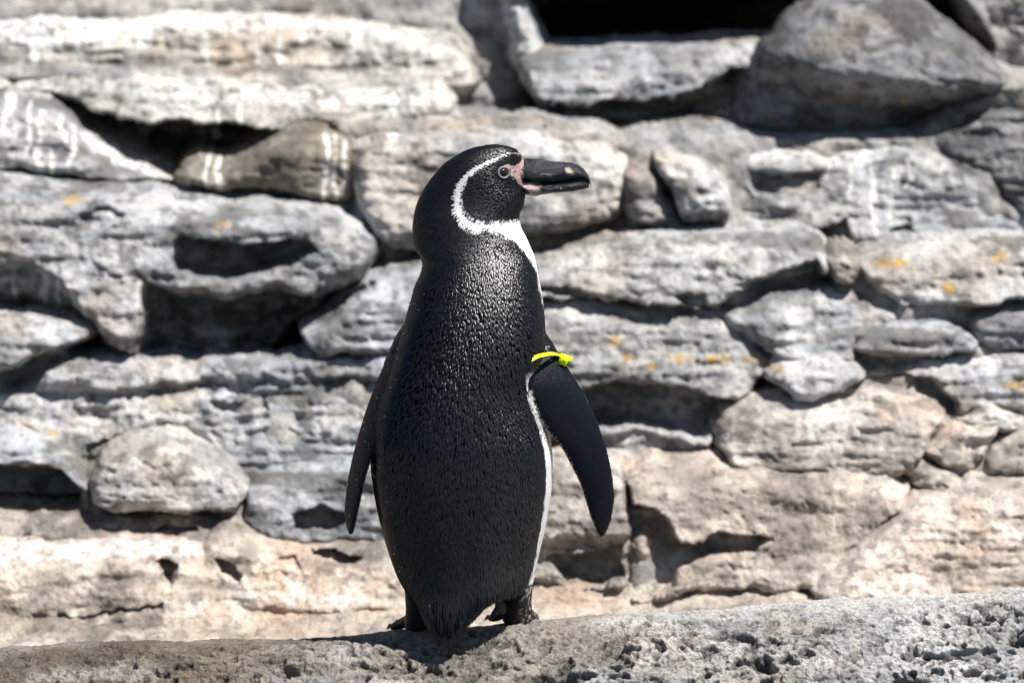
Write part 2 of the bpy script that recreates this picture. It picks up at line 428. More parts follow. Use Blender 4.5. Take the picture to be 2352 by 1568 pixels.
rock('grey block between the deep left hollow and the penguin\'s back',
     [(688, 772), (740, 738), (762, 715), (830, 660), (900, 635), (1000, 612), (1020, 700), (1000, 832), (860, 832), (790, 824), (742, 836), (702, 812)], 0.50, 0.12, 40, 0.45, (0.35, 0.34, 0.325), under=0.06, uh=30, cracks=[([(740, 735), (800, 690), (860, 670)], 9, 0.02)])
rock('long weathered ledge running behind the penguin\'s left flipper',
     [(-250, 890), (-20, 905), (60, 905), (95, 866), (125, 838), (250, 842), (420, 848), (560, 852), (700, 840), (880, 828), (1100, 828), (1100, 1060), (960, 1075), (860, 1085), (700, 1090), (560, 1090), (400, 1085), (200, 1070), (-250, 1060)],
     0.42, 0.12, 24, 0.9, (0.36, 0.35, 0.335), rough=1.5, steps=[([(-250, 900), (100, 900), (300, 905), (560, 890), (880, 880)], 0.02, 26)], holes=[([(470, 935), (600, 930), (620, 948), (560, 955), (490, 950)], 0.03, 8), ([(345, 925), (420, 922), (425, 938), (360, 940)], 0.025, 7)],
     cracks=[([(210, 1040), (260, 1015), (340, 1005), (440, 1022)], 8, 0.02)], lichen=[(62, 978, 30, 8), (118, 1000, 12, 5)], wash=[([(-250, 900), (300, 920), (450, 1000), (380, 1040), (-250, 1000)], 30, 0.45)])
rock('grey lump with a black cavity at the left edge, low on the bank',
     [(-250, 960), (0, 972), (60, 996), (120, 1016), (185, 1056), (206, 1100), (200, 1150), (206, 1192), (100, 1196), (0, 1196), (-250, 1196)], 0.36, 0.14, 26, 0.5, (0.37, 0.36, 0.345),
     holes=[([(-250, 1068), (0, 1066), (60, 1062), (140, 1085), (188, 1130), (196, 1165), (186, 1192), (-250, 1194)], 0.17, 16)])
rock('rounded light lump to the right of the black cavity, low on the left',
     [(195, 1110), (215, 1055), (240, 1028), (310, 1010), (380, 1010), (460, 1040), (530, 1080), (572, 1120), (562, 1160), (542, 1190), (480, 1196), (400, 1186), (330, 1192), (270, 1192), (215, 1175)], 0.33, 0.12, 46, 0.55, (0.46, 0.425, 0.38), under=0.05, uh=30, res=3.5)
rock('grey lump with a brown pocket, behind the penguin\'s left flipper tip',
     [(556, 1165), (570, 1112), (600, 1082), (700, 1062), (800, 1050), (900, 1050), (1000, 1060), (1000, 1262), (860, 1260), (780, 1254), (700, 1258), (640, 1252), (590, 1242), (542, 1212)], 0.33, 0.12, 34, 0.5, (0.36, 0.35, 0.335), under=0.05, uh=24, res=3.5,
     holes=[([(664, 1186), (690, 1175), (740, 1170), (788, 1178), (792, 1196), (760, 1214), (700, 1230), (670, 1226)], 0.05, 9)], cracks=[([(560, 1140), (555, 1180), (540, 1200)], 9, 0.03)])
rock('dark pitted band of rock low on the left, with a wavy crack',
     [(-250, 1186), (0, 1192), (100, 1196), (250, 1190), (400, 1188), (480, 1194), (540, 1216), (520, 1246), (470, 1268), (300, 1272), (100, 1276), (-250, 1280)], 0.30, 0.10, 16, 0.9, (0.30, 0.26, 0.22), res=3.5, rough=1.3, cracks=[([(240, 1258), (330, 1240), (380, 1222), (440, 1226)], 7, 0.02)])
rock('smooth pale step at the lower left with a small triangular niche',
     [(-250, 1264), (0, 1266), (200, 1260), (400, 1258), (458, 1268), (476, 1292), (484, 1330), (482, 1400), (480, 1450), (330, 1465), (200, 1470), (60, 1475), (-250, 1480)], 0.21, 0.10, 20, 0.55, TAN, res=3.5, rough=0.7, strata=0.8, fac=0.3, wash=[([(-250, 1262), (450, 1258), (470, 1285), (300, 1292), (-250, 1300)], 8, 0.85), ([(360, 1330), (560, 1400), (480, 1450), (380, 1440)], 25, 0.45)],
     holes=[([(350, 1300), (405, 1300), (396, 1330), (382, 1346), (368, 1338)], 0.05, 7)], steps=[([(-250, 1296), (300, 1298), (480, 1310)], -0.012, 20)], cracks=[([(80, 1416), (180, 1412), (320, 1396), (370, 1386)], 6, 0.012)])
rock('tan hummock with two brown hollows, left of the penguin\'s legs',
     [(446, 1300), (466, 1240), (520, 1212), (560, 1222), (620, 1248), (700, 1258), (790, 1256), (900, 1262), (1020, 1280), (1040, 1420), (900, 1410), (760, 1405), (640, 1415), (540, 1425), (470, 1410)], 0.24, 0.11, 30, 0.75, (0.50, 0.425, 0.36), res=3.5, rough=0.9, fac=0.3,
     holes=[([(495, 1285), (530, 1292), (562, 1318), (556, 1336), (500, 1316)], 0.035, 7), ([(700, 1272), (740, 1275), (826, 1288), (816, 1306), (775, 1312), (735, 1296)], 0.045, 7), ([(640, 1285), (680, 1288), (690, 1310), (650, 1305)], 0.015, 7)], wash=[([(560, 1330), (700, 1330), (900, 1370), (700, 1400), (500, 1390)], 30, 0.5)])

# ---- upper right
rock('pale flat-topped slab on the lip of the dark cave',
     [(1190, 142), (1230, 128), (1265, 121), (1400, 117), (1620, 108), (1740, 101), (1776, 108), (1766, 140), (1745, 185), (1702, 240), (1640, 265), (1600, 285), (1520, 302), (1420, 322), (1300, 312), (1255, 292), (1235, 240), (1200, 200)],
     0.86, 0.12, 22, 0.5, (0.37, 0.355, 0.335), under=0.06, uh=60, steps=[([(1180, 205), (1400, 190), (1480, 181), (1560, 196), (1620, 190), (1700, 170)], -0.018, 10), ([(1180, 236), (1330, 246), (1420, 240), (1550, 226), (1610, 200), (1690, 170), (1780, 160)], 0.11, 22)])
rock('thin whitish rock pillar at the left side of the dark cave',
     [(1172, -40), (1195, 5), (1216, 50), (1240, 92), (1258, 122), (1240, 146), (1200, 156), (1180, 120)], 0.96, 0.08, 22, 0.3, (0.52, 0.52, 0.50), wash=[([(1170, 0), (1250, 100), (1240, 150), (1190, 150)], 10, 0.6)])
rock('pale mortar heap between the cave slab and the big boulder',
     [(1590, 300), (1630, 250), (1665, 228), (1705, 222), (1720, 330), (1620, 335)], 0.90, 0.08, 26, 0.6, (0.55, 0.53, 0.48), rough=1.4, wash=[([(1600, 240), (1710, 220), (1720, 330), (1600, 330)], 10, 0.6)])
rock('large rounded boulder at the upper right, shaded below',
     [(1704, 300), (1700, 260), (1712, 215), (1745, 160), (1790, 110), (1830, 60), (1880, 20), (1935, -2), (1990, -14), (2060, -10), (2112, 14), (2160, 58), (2220, 100), (2280, 150), (2320, 196), (2300, 222), (2235, 240), (2180, 262), (2150, 290), (2085, 318), (1900, 330), (1800, 327), (1730, 323)],
     0.70, 0.19, 120, 0.55, (0.20, 0.188, 0.175), rough=0.8, strata=0.1, fac=0.25, warp=6, tl=0.4, bed=0.20, steps=[([(1690, 160), (1780, 170), (1880, 205), (1990, 215), (2090, 235), (2200, 265), (2330, 262)], 0.12, 120)], lichen=[(2080, 236, 8, 6)])
rock('smooth pale rock in the top right corner behind the boulder',
     [(2180, -150), (2206, 0), (2240, 50), (2280, 90), (2312, 132), (2345, 190), (2620, 215), (2620, -150)], 0.98, 0.14, 60, 0.5, (0.34, 0.31, 0.28), strata=0.1)
rock('dull grey layered rock at the right edge under the boulder',
     [(2110, 335), (2150, 290), (2190, 256), (2240, 232), (2300, 214), (2620, 205), (2620, 520), (2352, 500), (2250, 420), (2120, 350)], 0.70, 0.14, 40, 0.7, (0.19, 0.18, 0.17), strata=1.2)
rock('long pale rounded band of rock below the boulder',
     [(1430, 338), (1500, 326), (1600, 312), (1700, 318), (1760, 330), (1950, 332), (2090, 326), (2160, 336), (2210, 362), (2285, 420), (2335, 490), (2620, 500), (2620, 575), (2352, 572), (2200, 568), (2000, 574), (1950, 570), (1850, 564), (1820, 545), (1700, 545), (1600, 545), (1500, 420), (1440, 380)],
     0.66, 0.14, 34, 0.55, (0.37, 0.355, 0.33), wash=[([(1480, 325), (1760, 330), (2080, 330), (2000, 380), (1750, 375), (1550, 350)], 18, 0.75)], guano=[(2010, 372, 545, 9), (2052, 390, 500, 5), (1955, 380, 470, 6), (1900, 370, 420, 7), (2090, 372, 440, 6), (1600, 335, 385, 8)],
     holes=[([(1690, 402), (1760, 396), (1880, 412), (1892, 440), (1800, 452), (1730, 447)], 0.035, 14), ([(1838, 535), (1900, 520), (1946, 500), (1958, 530), (1952, 560), (1856, 560)], 0.08, 10), ([(2040, 520), (2100, 515), (2110, 540), (2060, 545)], 0.025, 8), ([(2325, 460), (2352, 450), (2620, 450), (2620, 545), (2352, 545)], 0.10, 14)],
     lichen=[(2330, 552, 60, 10)], dark_olive=[([(1700, 400), (1890, 410), (1880, 450), (1740, 450)], 10, 0.7)])
rock('brown knob just right of the rock behind the penguin\'s head',
     [(1438, 400), (1460, 385), (1500, 380), (1530, 418), (1547, 470), (1558, 522), (1522, 538), (1460, 538), (1442, 500)], 0.60, 0.10, 32, 0.3, (0.29, 0.265, 0.24), under=0.06, uh=40)
rock('grey knob with a mossy foot, second to the right of the penguin\'s head',
     [(1496, 372), (1530, 360), (1600, 378), (1645, 402), (1682, 440), (1688, 500), (1674, 534), (1600, 534), (1565, 532), (1550, 480), (1522, 430)], 0.585, 0.10, 34, 0.4, (0.42, 0.395, 0.36), under=0.08, uh=50, dark_olive=[([(1560, 490), (1680, 490), (1680, 535), (1560, 535)], 10, 0.8)])
rock('light slab right of the penguin\'s neck, with dark notches along its lower edge',
     [(1150, 640), (1230, 606), (1300, 582), (1390, 556), (1500, 541), (1650, 537), (1830, 531), (1890, 560), (1926, 590), (1936, 612), (1902, 652), (1820, 666), (1700, 686), (1640, 710), (1600, 720), (1540, 713), (1450, 702), (1350, 698), (1150, 700)],
     0.50, 0.12, 26, 0.7, (0.44, 0.415, 0.375), under=0.08, uh=24, wash=[([(1250, 590), (1500, 555), (1650, 580), (1600, 650), (1300, 660)], 30, 0.5)], holes=[([(1690, 655), (1790, 625), (1880, 600), (1905, 650), (1820, 670), (1720, 690)], 0.05, 18), ([(1560, 680), (1620, 670), (1625, 712), (1570, 710)], 0.03, 10)], cracks=[([(1245, 668), (1300, 672), (1370, 690)], 12, 0.03)])
rock('small knuckle of stone wedged between two slabs on the right',
     [(1906, 604), (1928, 580), (1962, 588), (1974, 620), (1958, 658), (1920, 654)], 0.49, 0.08, 22, 0.3, (0.36, 0.32, 0.28), rough=1.3)
rock('flat slab with orange lichen at the right edge, level with the penguin\'s neck',
     [(1956, 602), (2000, 580), (2100, 568), (2250, 565), (2620, 560), (2620, 692), (2352, 696), (2260, 717), (2150, 708), (2080, 712), (2040, 692), (1990, 652)], 0.49, 0.12, 26, 0.75, (0.43, 0.41, 0.38), under=0.07, uh=28, lichen=[(2050, 608, 34, 8), (2300, 598, 18, 8), (2090, 625, 14, 5), (2180, 660, 10, 8)])
rock('sloping speckled rock above the lichen-streaked block',
     [(1640, 722), (1700, 692), (1800, 682), (1890, 662), (1990, 666), (2050, 690), (2102, 722), (2098, 748), (2040, 752), (1975, 790), (1970, 850), (1850, 850), (1750, 800)], 0.46, 0.12, 34, 0.7, (0.37, 0.355, 0.335), wash=[([(1760, 700), (1880, 690), (1900, 780), (1780, 790)], 30, 0.5)])
rock('big block with streaks of orange lichen, right of the yellow wing tag',
     [(1150, 700), (1350, 700), (1440, 709), (1600, 722), (1665, 726), (1745, 775), (1792, 812), (1774, 862), (1722, 906), (1692, 936), (1666, 966), (1642, 992), (1658, 1060), (1640, 1076), (1500, 1084), (1400, 1080), (1150, 1070)],
     0.42, 0.14, 26, 0.62, (0.42, 0.395, 0.36), holes=[([(1340, 890), (1440, 880), (1520, 886), (1600, 900), (1700, 926), (1668, 970), (1644, 1000), (1600, 1015), (1460, 985), (1340, 1000)], 0.11, 22)], steps=[([(1150, 1000), (1370, 1005), (1460, 985), (1600, 1018), (1660, 1010)], 0.05, 30)],
     lichen=[(1415, 795, 14, 14), (1447, 832, 14, 10), (1575, 830, 16, 12), (1640, 832, 34, 12), (1735, 838, 26, 10), (1500, 850, 10, 6), (1545, 826, 8, 5)], under=0.05, uh=24, wash=[([(1300, 720), (1500, 740), (1700, 800), (1600, 870), (1300, 860)], 40, 0.35)])
rock('small flat slab on the right, just above the middle ledge',
     [(1958, 802), (1990, 767), (2060, 746), (2150, 736), (2222, 762), (2258, 792), (2242, 818), (2150, 824), (2040, 826), (1975, 818)], 0.44, 0.10, 30, 0.6, (0.35, 0.345, 0.335), under=0.05, uh=20)
rock('dark rounded rock at the right edge beside the small flat slab',
     [(2206, 742), (2240, 711), (2300, 699), (2620, 692), (2620, 824), (2352, 828), (2270, 824), (2240, 785)], 0.46, 0.12, 40, 0.3, (0.20, 0.19, 0.19), under=0.05, uh=40)
rock('pale blunt lump right of the lichen-streaked block',
     [(1756, 872), (1800, 832), (1900, 805), (1975, 826), (1992, 860), (1988, 890), (1950, 906), (1870, 934), (1830, 932), (1800, 902)], 0.40, 0.11, 34, 0.55, (0.44, 0.41, 0.375), under=0.05, uh=26, lichen=[(1780, 850, 14, 8)])
rock('broad slab running off the right edge, with a shadowed recess under its left end',
     [(1984, 842), (2050, 826), (2200, 826), (2620, 822), (2620, 990), (2352, 966), (2290, 940), (2205, 964), (2192, 932), (2132, 898), (2050, 884), (1992, 882)], 0.40, 0.12, 26, 0.65, (0.44, 0.41, 0.375), holes=[([(1990, 872), (2060, 866), (2150, 880), (2200, 930), (2190, 962), (2130, 900)], 0.05, 16)], under=0.05, uh=18, lichen=[(2330, 884, 20, 8)])
rock('angular block with a pale top in the middle right of the bank',
     [(1652, 986), (1680, 952), (1740, 926), (1785, 916), (1820, 931), (1870, 936), (1960, 919), (2010, 908), (2080, 925), (2150, 930), (2188, 955), (2176, 976), (2112, 1040), (2092, 1072), (2050, 1086), (1800, 1090), (1670, 1072), (1656, 1030)],
     0.345, 0.12, 22, 0.55, (0.45, 0.395, 0.345), res=3.5, steps=[([(1650, 1030), (1800, 1022), (2000, 1028), (2110, 1030)], -0.018, 12)], wash=[([(1820, 950), (1990, 930), (2010, 1010), (1850, 1020)], 24, 0.4)])
rock('narrow wedge of rock at the right edge above the rounded stones',
     [(2186, 966), (2290, 936), (2352, 958), (2620, 965), (2620, 1010), (2352, 1000), (2290, 985), (2220, 990)], 0.37, 0.10, 24, 0.5, (0.45, 0.41, 0.36), res=3.5)
rock('rounded tan stone on the right, left one of a leaning pair',
     [(2106, 1052), (2130, 1012), (2190, 978), (2290, 968), (2330, 984), (2300, 1012), (2272, 1060), (2222, 1094), (2160, 1080)], 0.33, 0.12, 34, 0.5, (0.46, 0.40, 0.34), under=0.05, uh=24, res=3.5)
rock('rounded tan stone at the right edge, right one of a leaning pair',
     [(2266, 1062), (2310, 1008), (2352, 986), (2620, 984), (2620, 1120), (2352, 1124), (2260, 1120)], 0.31, 0.12, 36, 0.5, (0.46, 0.40, 0.34), under=0.08, uh=50, res=3.5)
rock('crumbling ridge of stone over the large pinkish block',
     [(1880, 1086), (2050, 1072), (2100, 1062), (2160, 1086), (2216, 1110), (2204, 1142), (2152, 1168), (2120, 1164), (2100, 1124), (2030, 1096)], 0.31, 0.10, 20, 0.5, (0.44, 0.385, 0.33), res=3.5, rough=1.3, holes=[([(1960, 1084), (2060, 1080), (2100, 1110), (2080, 1118), (2020, 1096)], 0.04, 8), ([(2080, 1120), (2150, 1130), (2130, 1164), (2090, 1160)], 0.05, 10)])
rock('large pinkish block low on the right with dark eroded hollows',
     [(1432, 1132), (1440, 1102), (1500, 1087), (1660, 1080), (1900, 1084), (2050, 1092), (2096, 1122), (2082, 1172), (2012, 1222), (1962, 1272), (1942, 1292), (1872, 1348), (1790, 1356), (1700, 1352), (1600, 1356), (1520, 1372), (1445, 1374), (1435, 1250)],
     0.25, 0.14, 20, 0.5, (0.50, 0.42, 0.355), res=3.5, rough=0.9, fac=0.4, strata=0.3,
     holes=[([(1436, 1168), (1500, 1165), (1542, 1200), (1560, 1250), (1600, 1250), (1640, 1226), (1700, 1234), (1782, 1240), (1740, 1268), (1650, 1284), (1560, 1308), (1545, 1345), (1500, 1372), (1436, 1374)], 0.085, 12)],
     bumps=[(1478, 1270, 30, 70, 0.05)], cracks=[([(1436, 1130), (1438, 1250), (1440, 1360)], 10, 0.05)])
rock('squarish block with a brown pocket, behind the penguin\'s right flipper tip',
     [(1150, 1075), (1300, 1072), (1420, 1082), (1440, 1112), (1441, 1250), (1442, 1344), (1430, 1370), (1410, 1358), (1330, 1360), (1260, 1345), (1150, 1310)], 0.26, 0.12, 18, 0.45, (0.44, 0.385, 0.33), res=3.5,
     holes=[([(1262, 1284), (1330, 1277), (1424, 1250), (1428, 1322), (1380, 1350), (1310, 1350)], 0.07, 10)], steps=[([(1150, 1240), (1300, 1245), (1440, 1235)], 0.018, 26)])
rock('rough tan slab at the lower right corner of the bank',
     [(1858, 1350), (1930, 1302), (1962, 1272), (2022, 1217), (2102, 1162), (2200, 1142), (2240, 1122), (2620, 1118), (2620, 1400), (2200, 1420), (1900, 1420)], 0.20, 0.12, 22, 0.7, (0.50, 0.425, 0.362), res=3.5, rough=1.0, fac=0.3)

# ---- slope of mortar and rubble that the rocks are bedded in, with the dark cave let into it
dxg = np.concatenate([np.linspace(-14000, -700, 24)[:-1], np.arange(-700, 3060, 12.0), np.linspace(3060, 16000, 24)[1:]])
dyg = np.concatenate([np.linspace(-7500, -300, 30)[:-1], np.arange(-300, 1500, 12.0), np.linspace(1500, 2050, 8)[1:]])
DX, DY = np.meshgrid(dxg, dyg)
num = np.zeros(DX.shape); den = np.zeros(DX.shape); kpx = 1.27 / 2352
for poly_, y_, D_, lean_ in BED:
    dd = np.maximum(-poly_sd(DX, DY, poly_), 0) + 5.0
    wgt = 1.0 / dd ** 3; cyp = 0.5 * (poly_[:, 1].min() + poly_[:, 1].max())
    num += wgt * (y_ + D_ + lean_ * np.clip(cyp - DY, -90, 90) * kpx * 0.8); den += wgt
Yn = num / den
Yf = np.interp(DY, [-7500, -300, 0, 700, 1400, 2050], [6.8, 1.8, 1.45, 0.92, 0.66, 0.60])
far = np.clip(np.maximum(np.maximum(-DX - 200, DX - 2560), np.maximum(-DY - 60, DY - 1440)) / 400.0, 0, 1)
Yh = Yn * (1 - far) + Yf * far
cave = poly_sd(DX, DY, [(1212, 330), (1210, 60), (1222, -10), (1280, -60), (1700, -75), (2190, -60), (2260, 40), (2330, 150), (2250, 210), (1790, 260), (1700, 180), (1300, 200)])
Yh = Yh + 1.3 * sstep(-4, 30, cave)
W = P(DX.ravel(), DY.ravel(), 0.9); k2 = np.clip(Yh.ravel(), 0.2, 8)
W = np.stack([W[:, 0], k2, W[:, 2]], -1)
nz = 0.018 * fbm(W * 9, 3) + 0.008 * fbm(W * 34, 3); W[:, 1] += nz * 1.4
h_, w_ = DX.shape; idx = np.arange(h_ * w_).reshape(h_, w_)
q = np.stack([idx[:-1, :-1], idx[1:, :-1], idx[1:, 1:], idx[:-1, 1:]], -1).reshape(-1, 4)
me = make_mesh('hillside', W, q); attr_c(me, 'Col', stone_colour(W, (0.34, 0.315, 0.28)))
o = link('hillside', me, M_ROCK); tag(o, kind='structure')

# ---- tan shelf between the bank and the ledge
xs = np.linspace(-1.1, 1.1, 720); ts = np.linspace(0, 1, 150)
XX, TT = np.meshgrid(xs, ts)
YY = 0.28 + 0.65 * TT
zl = np.array([P(1176, d_, y_)[2] for d_, y_ in [(1520, 0.28), (1482, 0.36), (1448, 0.43), (1408, 0.49), (1368, 0.545), (1310, 0.62), (1200, 0.93)]])
ZZ = np.interp(YY, [0.28, 0.36, 0.43, 0.49, 0.545, 0.62, 0.93], zl)
ZZ = ZZ + 0.028 * np.clip(XX, -0.2, 1.0)
p3 = np.stack([XX, YY, ZZ], -1).reshape(-1, 3)
ZZ = ZZ + (0.014 * fbm(p3 * (7, 12, 7), 3) + 0.006 * fbm(p3 * (30, 45, 30), 3) + 0.003 * fbm(p3 * 120, 2)).reshape(XX.shape)
v, q = sheet(XX, YY, ZZ)
me = make_mesh('rock_shelf', v, q)
dxs, dys = proj(v)
cc = stone_colour(v, (0.53, 0.445, 0.372), 1.0, 0.5)
cc = mixc(cc, 0.6 * sstep(-.1, .5, fbm(v * (4, 12, 4) + 3, 4)), (0.63, 0.56, 0.485))
attr_c(me, 'Col', cc)
attr_f(me, 'wet', 0.45 * sstep(0.15, 0.6, fbm(v * (3, 14, 3) + 9, 3)))
o = link('rock_shelf', me, M_LEDGE); tag(o, kind='structure')

# ---- ledge the penguin stands on
CX = [-500, 0, 450, 900, 1060, 1230, 1500, 1900, 2352, 2850]
CYD = [1500, 1480, 1464, 1444, 1431, 1415, 1399, 1372, 1346, 1320]
def crest_z(x):
    dxx = 1176 + x / (1.27 / 2352)
    dyy = np.interp(dxx, CX, CYD)
    return P(dxx, dyy, 0.03)[..., 2]
prof_pts = np.array([(0.40, -0.55), (0.25, -0.30), (0.14, -0.13), (0.085, -0.050), (0.05, -0.014), (0.025, -0.002), (-0.01, 0.0), (-0.04, -0.005), (-0.075, -0.018), (-0.11, -0.040), (-0.14, -0.066), (-0.165, -0.100), (-0.185, -0.16), (-0.20, -0.24), (-0.21, -0.36), (-0.22, -0.56)])
seg = np.concatenate([[0], np.cumsum(np.hypot(*np.diff(prof_pts, axis=0).T))])
ss = np.concatenate([np.linspace(0, 0.56, 50)[:-1], np.linspace(0.56, 0.93, 310), np.linspace(0.93, seg[-1], 50)[1:]])
xs = np.concatenate([np.linspace(-1.6, -0.70, 100)[:-1], np.linspace(-0.70, 0.70, 1150), np.linspace(0.70, 1.6, 100)[1:]])
XX, S2 = np.meshgrid(xs, ss)
PY = np.interp(S2, seg, prof_pts[:, 0]); PZ = np.interp(S2, seg, prof_pts[:, 1])
kern = np.ones(15) / 15
def smooth_prof(a): return np.convolve(np.pad(a, 7, mode='edge'), kern, 'valid')
PY = np.repeat(smooth_prof(PY[:, 0])[:, None], len(xs), 1); PZ = np.repeat(smooth_prof(PZ[:, 0])[:, None], len(xs), 1)
cz = crest_z(xs)[None, :]
ty = np.gradient(PY[:, 0], ss); tz = np.gradient(PZ[:, 0], ss); ln = np.hypot(ty, tz)
ny_, nz_ = (tz / ln)[:, None], (-ty / ln)[:, None]
flat = np.stack([XX, PY, PZ + cz], -1).reshape(-1, 3)
front = 1 - sstep(-0.065, 0.0, PY)
right = sstep(-0.30, 0.05, XX)
disp = 0.011 * fbm(flat * (5, 8, 8), 3) + 0.0036 * fbm(flat * (22, 30, 30), 3) + 0.0022 * fbm(flat * 120, 3, .65)
n_a = noise3(flat * (52, 70, 70)); n_b = noise3(flat * (120, 140, 140) + 3); n_c = noise3(flat * (20, 44, 44) + 8)
dens = np.clip(front * (0.75 + 0.25 * right), 0, 1).ravel()
clus = 0.50 + 0.50 * sstep(-0.30, 0.30, fbm(flat * (8, 15, 15) + 5, 2))
pa = sstep(0.20, 0.34, n_a); pb = sstep(0.18, 0.32, n_b); pc = sstep(0.40, 0.54, n_c)
pits = (0.0080 * pa + 0.0042 * pb + 0.012 * pc) * clus
disp = disp - pits * (0.30 + 0.70 * dens)
disp = disp.reshape(XX.shape)
keep_top = sstep(-0.07, -0.01, PY) * (1 - sstep(0.10, 0.16, PY))         # trodden top: smoother
disp = disp * (1 - 0.45 * keep_top)
YV = PY + ny_ * disp; ZV = PZ + cz + nz_ * disp
v, q = sheet(XX, YV, ZV)
me = make_mesh('rock_ledge', v, q[:, ::-1])
dxs, dys = proj(v)
wet = sstep(0.0, 0.45, fbm(v * (3, 8, 8) + 4, 3) + 1.1 * (1 - sstep(1150, 1650, dxs)) - 0.35)
attr_f(me, 'wet', wet)
cc = stone_colour(v, (0.47, 0.44, 0.40), 0.8, 0.55)
cc = mixc(cc, 0.55 * right.ravel() * (1 - dens) + 0.25 * right.ravel(), (0.58, 0.565, 0.54))
cc = mixc(cc, 0.75 * (1 - right.ravel()) * (.6 + .4 * sstep(-.4, .4, fbm(v * 9 + 2, 3))), (0.23, 0.18, 0.13))
cc = mixc(cc, 0.85 * np.clip(pa * 0.8 + pc * 0.8 + pb * .4, 0, 1) * (0.15 + 0.85 * dens) * clus, (0.060, 0.058, 0.057))       # near-black colour inside the holes
gp = poly_sd(dxs + 14 * noise3(v * 40), dys + 6 * noise3(v * 50), [(60, 1545), (200, 1530), (330, 1512), (390, 1540), (400, 1600), (60, 1620)])
cc = mixc(cc, 0.85 * sstep(-10, 12, gp) * sstep(-.6, .1, fbm(v * 60, 3)), (0.62, 0.61, 0.58))
attr_c(me, 'Col', cc)
o = link('rock_ledge', me, M_LEDGE)
tag(o, 'pitted grey rock ledge in the foreground that the penguin stands on', 'rock ledge')
# ------------------------------------------------------------------ penguin

def to_d(v):
    """reference coordinates of the points' x and z, taken in the penguin's own plane"""
    p = np.array(v, float); p[:, 1] = 0.0
    return proj(p)

def pchip(x, xp, fp):
    xp = np.asarray(xp, float); fp = np.asarray(fp, float)
    h = np.diff(xp); dl = np.diff(fp) / h
    m = np.zeros_like(fp); m[0] = dl[0]; m[-1] = dl[-1]
    for i in range(1, len(xp) - 1):
        if dl[i - 1] * dl[i] > 0:
            w1 = 2 * h[i] + h[i - 1]; w2 = h[i] + 2 * h[i - 1]
            m[i] = (w1 + w2) / (w1 / dl[i - 1] + w2 / dl[i])
    k = np.clip(np.searchsorted(xp, x) - 1, 0, len(xp) - 2); t = (x - xp[k]) / h[k]
    return ((1 + 2 * t) * (1 - t) ** 2) * fp[k] + t * (1 - t) ** 2 * h[k] * m[k] + t * t * (3 - 2 * t) * fp[k + 1] + t * t * (t - 1) * h[k] * m[k + 1]

def rings_to_mesh(rings):
    """list of (n,3) rings -> closed verts, faces"""
    n = len(rings[0]); V = np.concatenate(rings + [rings[0].mean(0)[None], rings[-1].mean(0)[None]])
    Q = []; T = []
    for r in range(len(rings) - 1):
        a = r * n + np.arange(n); b = r * n + (np.arange(n) + 1) % n
        Q.append(np.stack([a, b, b + n, a + n], -1))
    a = np.arange(n); b = (a + 1) % n; c0 = len(rings) * n
    T.append(np.stack([b, a, np.full(n, c0)], -1)); o_ = (len(rings) - 1) * n
    T.append(np.stack([a + o_, b + o_, np.full(n, c0 + 1)], -1))
    return V, np.concatenate(Q), np.concatenate(T)

ROWS = np.array([
 (333,1122,1146,-.006,.006),(337,1098,1166,-.015,.015),(345,1072,1186,-.022,.022),(358,1048,1197,-.029,.029),(375,1022,1200,-.034,.034),
 (395,1003,1202,-.037,.037),(420,983,1204,-.039,.039),(445,968,1206,-.041,.042),(470,957,1202,-.044,.046),(495,951,1192,-.049,.052),
 (520,948,1196,-.053,.060),(548,949,1209,-.0590,.072),(572,955,1219,-.0650,.082),(588,964,1226,-.0695,.088),(606,970,1231,-.0750,.093),(626,967,1235,-.0810,.096),(655,955,1240,-.0885,.100),
 (700,942,1247,-.0970,.107),(760,924,1251,-.1040,.113),(820,905,1246,-.108,.118),(880,886,1232,-.111,.122),(950,863,1247,-.113,.125),
 (1010,852,1264,-.114,.127),(1060,852,1268,-.114,.127),(1110,857,1267,-.113,.125),(1160,865,1261,-.111,.120),(1210,877,1252,-.109,.112),
 (1260,892,1240,-.1065,.100),(1300,907,1229,-.1050,.085),(1326,922,1214,-.1045,.062),(1344,940,1176,-.1045,.035),(1362,957,1134,-.1050,.0),(1382,971,1104,-.1055,-.03),(1405,986,1074,-.1065,-.055),(1420,1000,1052,-.1075,-.075),(1430,1012,1038,-.1080,-.09)])

def row_loft(rows, step=6, n=72, ex=2.15):
    ys = np.arange(rows[0, 0], rows[-1, 0] + 0.01, step)
    L, R, b, f = [pchip(ys, rows[:, 0], rows[:, k]) for k in (1, 2, 3, 4)]
    a = np.linspace(0, 2 * np.pi, n, endpoint=False)
    ca, sa = np.cos(a), np.sin(a); e = 2.0 / ex
    ux = np.sign(ca) * np.abs(ca) ** e; uy = np.sign(sa) * np.abs(sa) ** e
    rr = []
    for k in range(len(ys)):
        pl = P(np.array([L[k], R[k]]), np.array([ys[k], ys[k]]), 0.0)
        cx_, hx = (pl[0, 0] + pl[1, 0]) / 2, (pl[1, 0] - pl[0, 0]) / 2
        ym = (b[k] + f[k]) / 2; yh = (f[k] - b[k]) / 2
        rr.append(np.stack([cx_ + hx * ux, ym + yh * uy, np.full(n, pl[0, 2])], -1))
    return rings_to_mesh(rr)

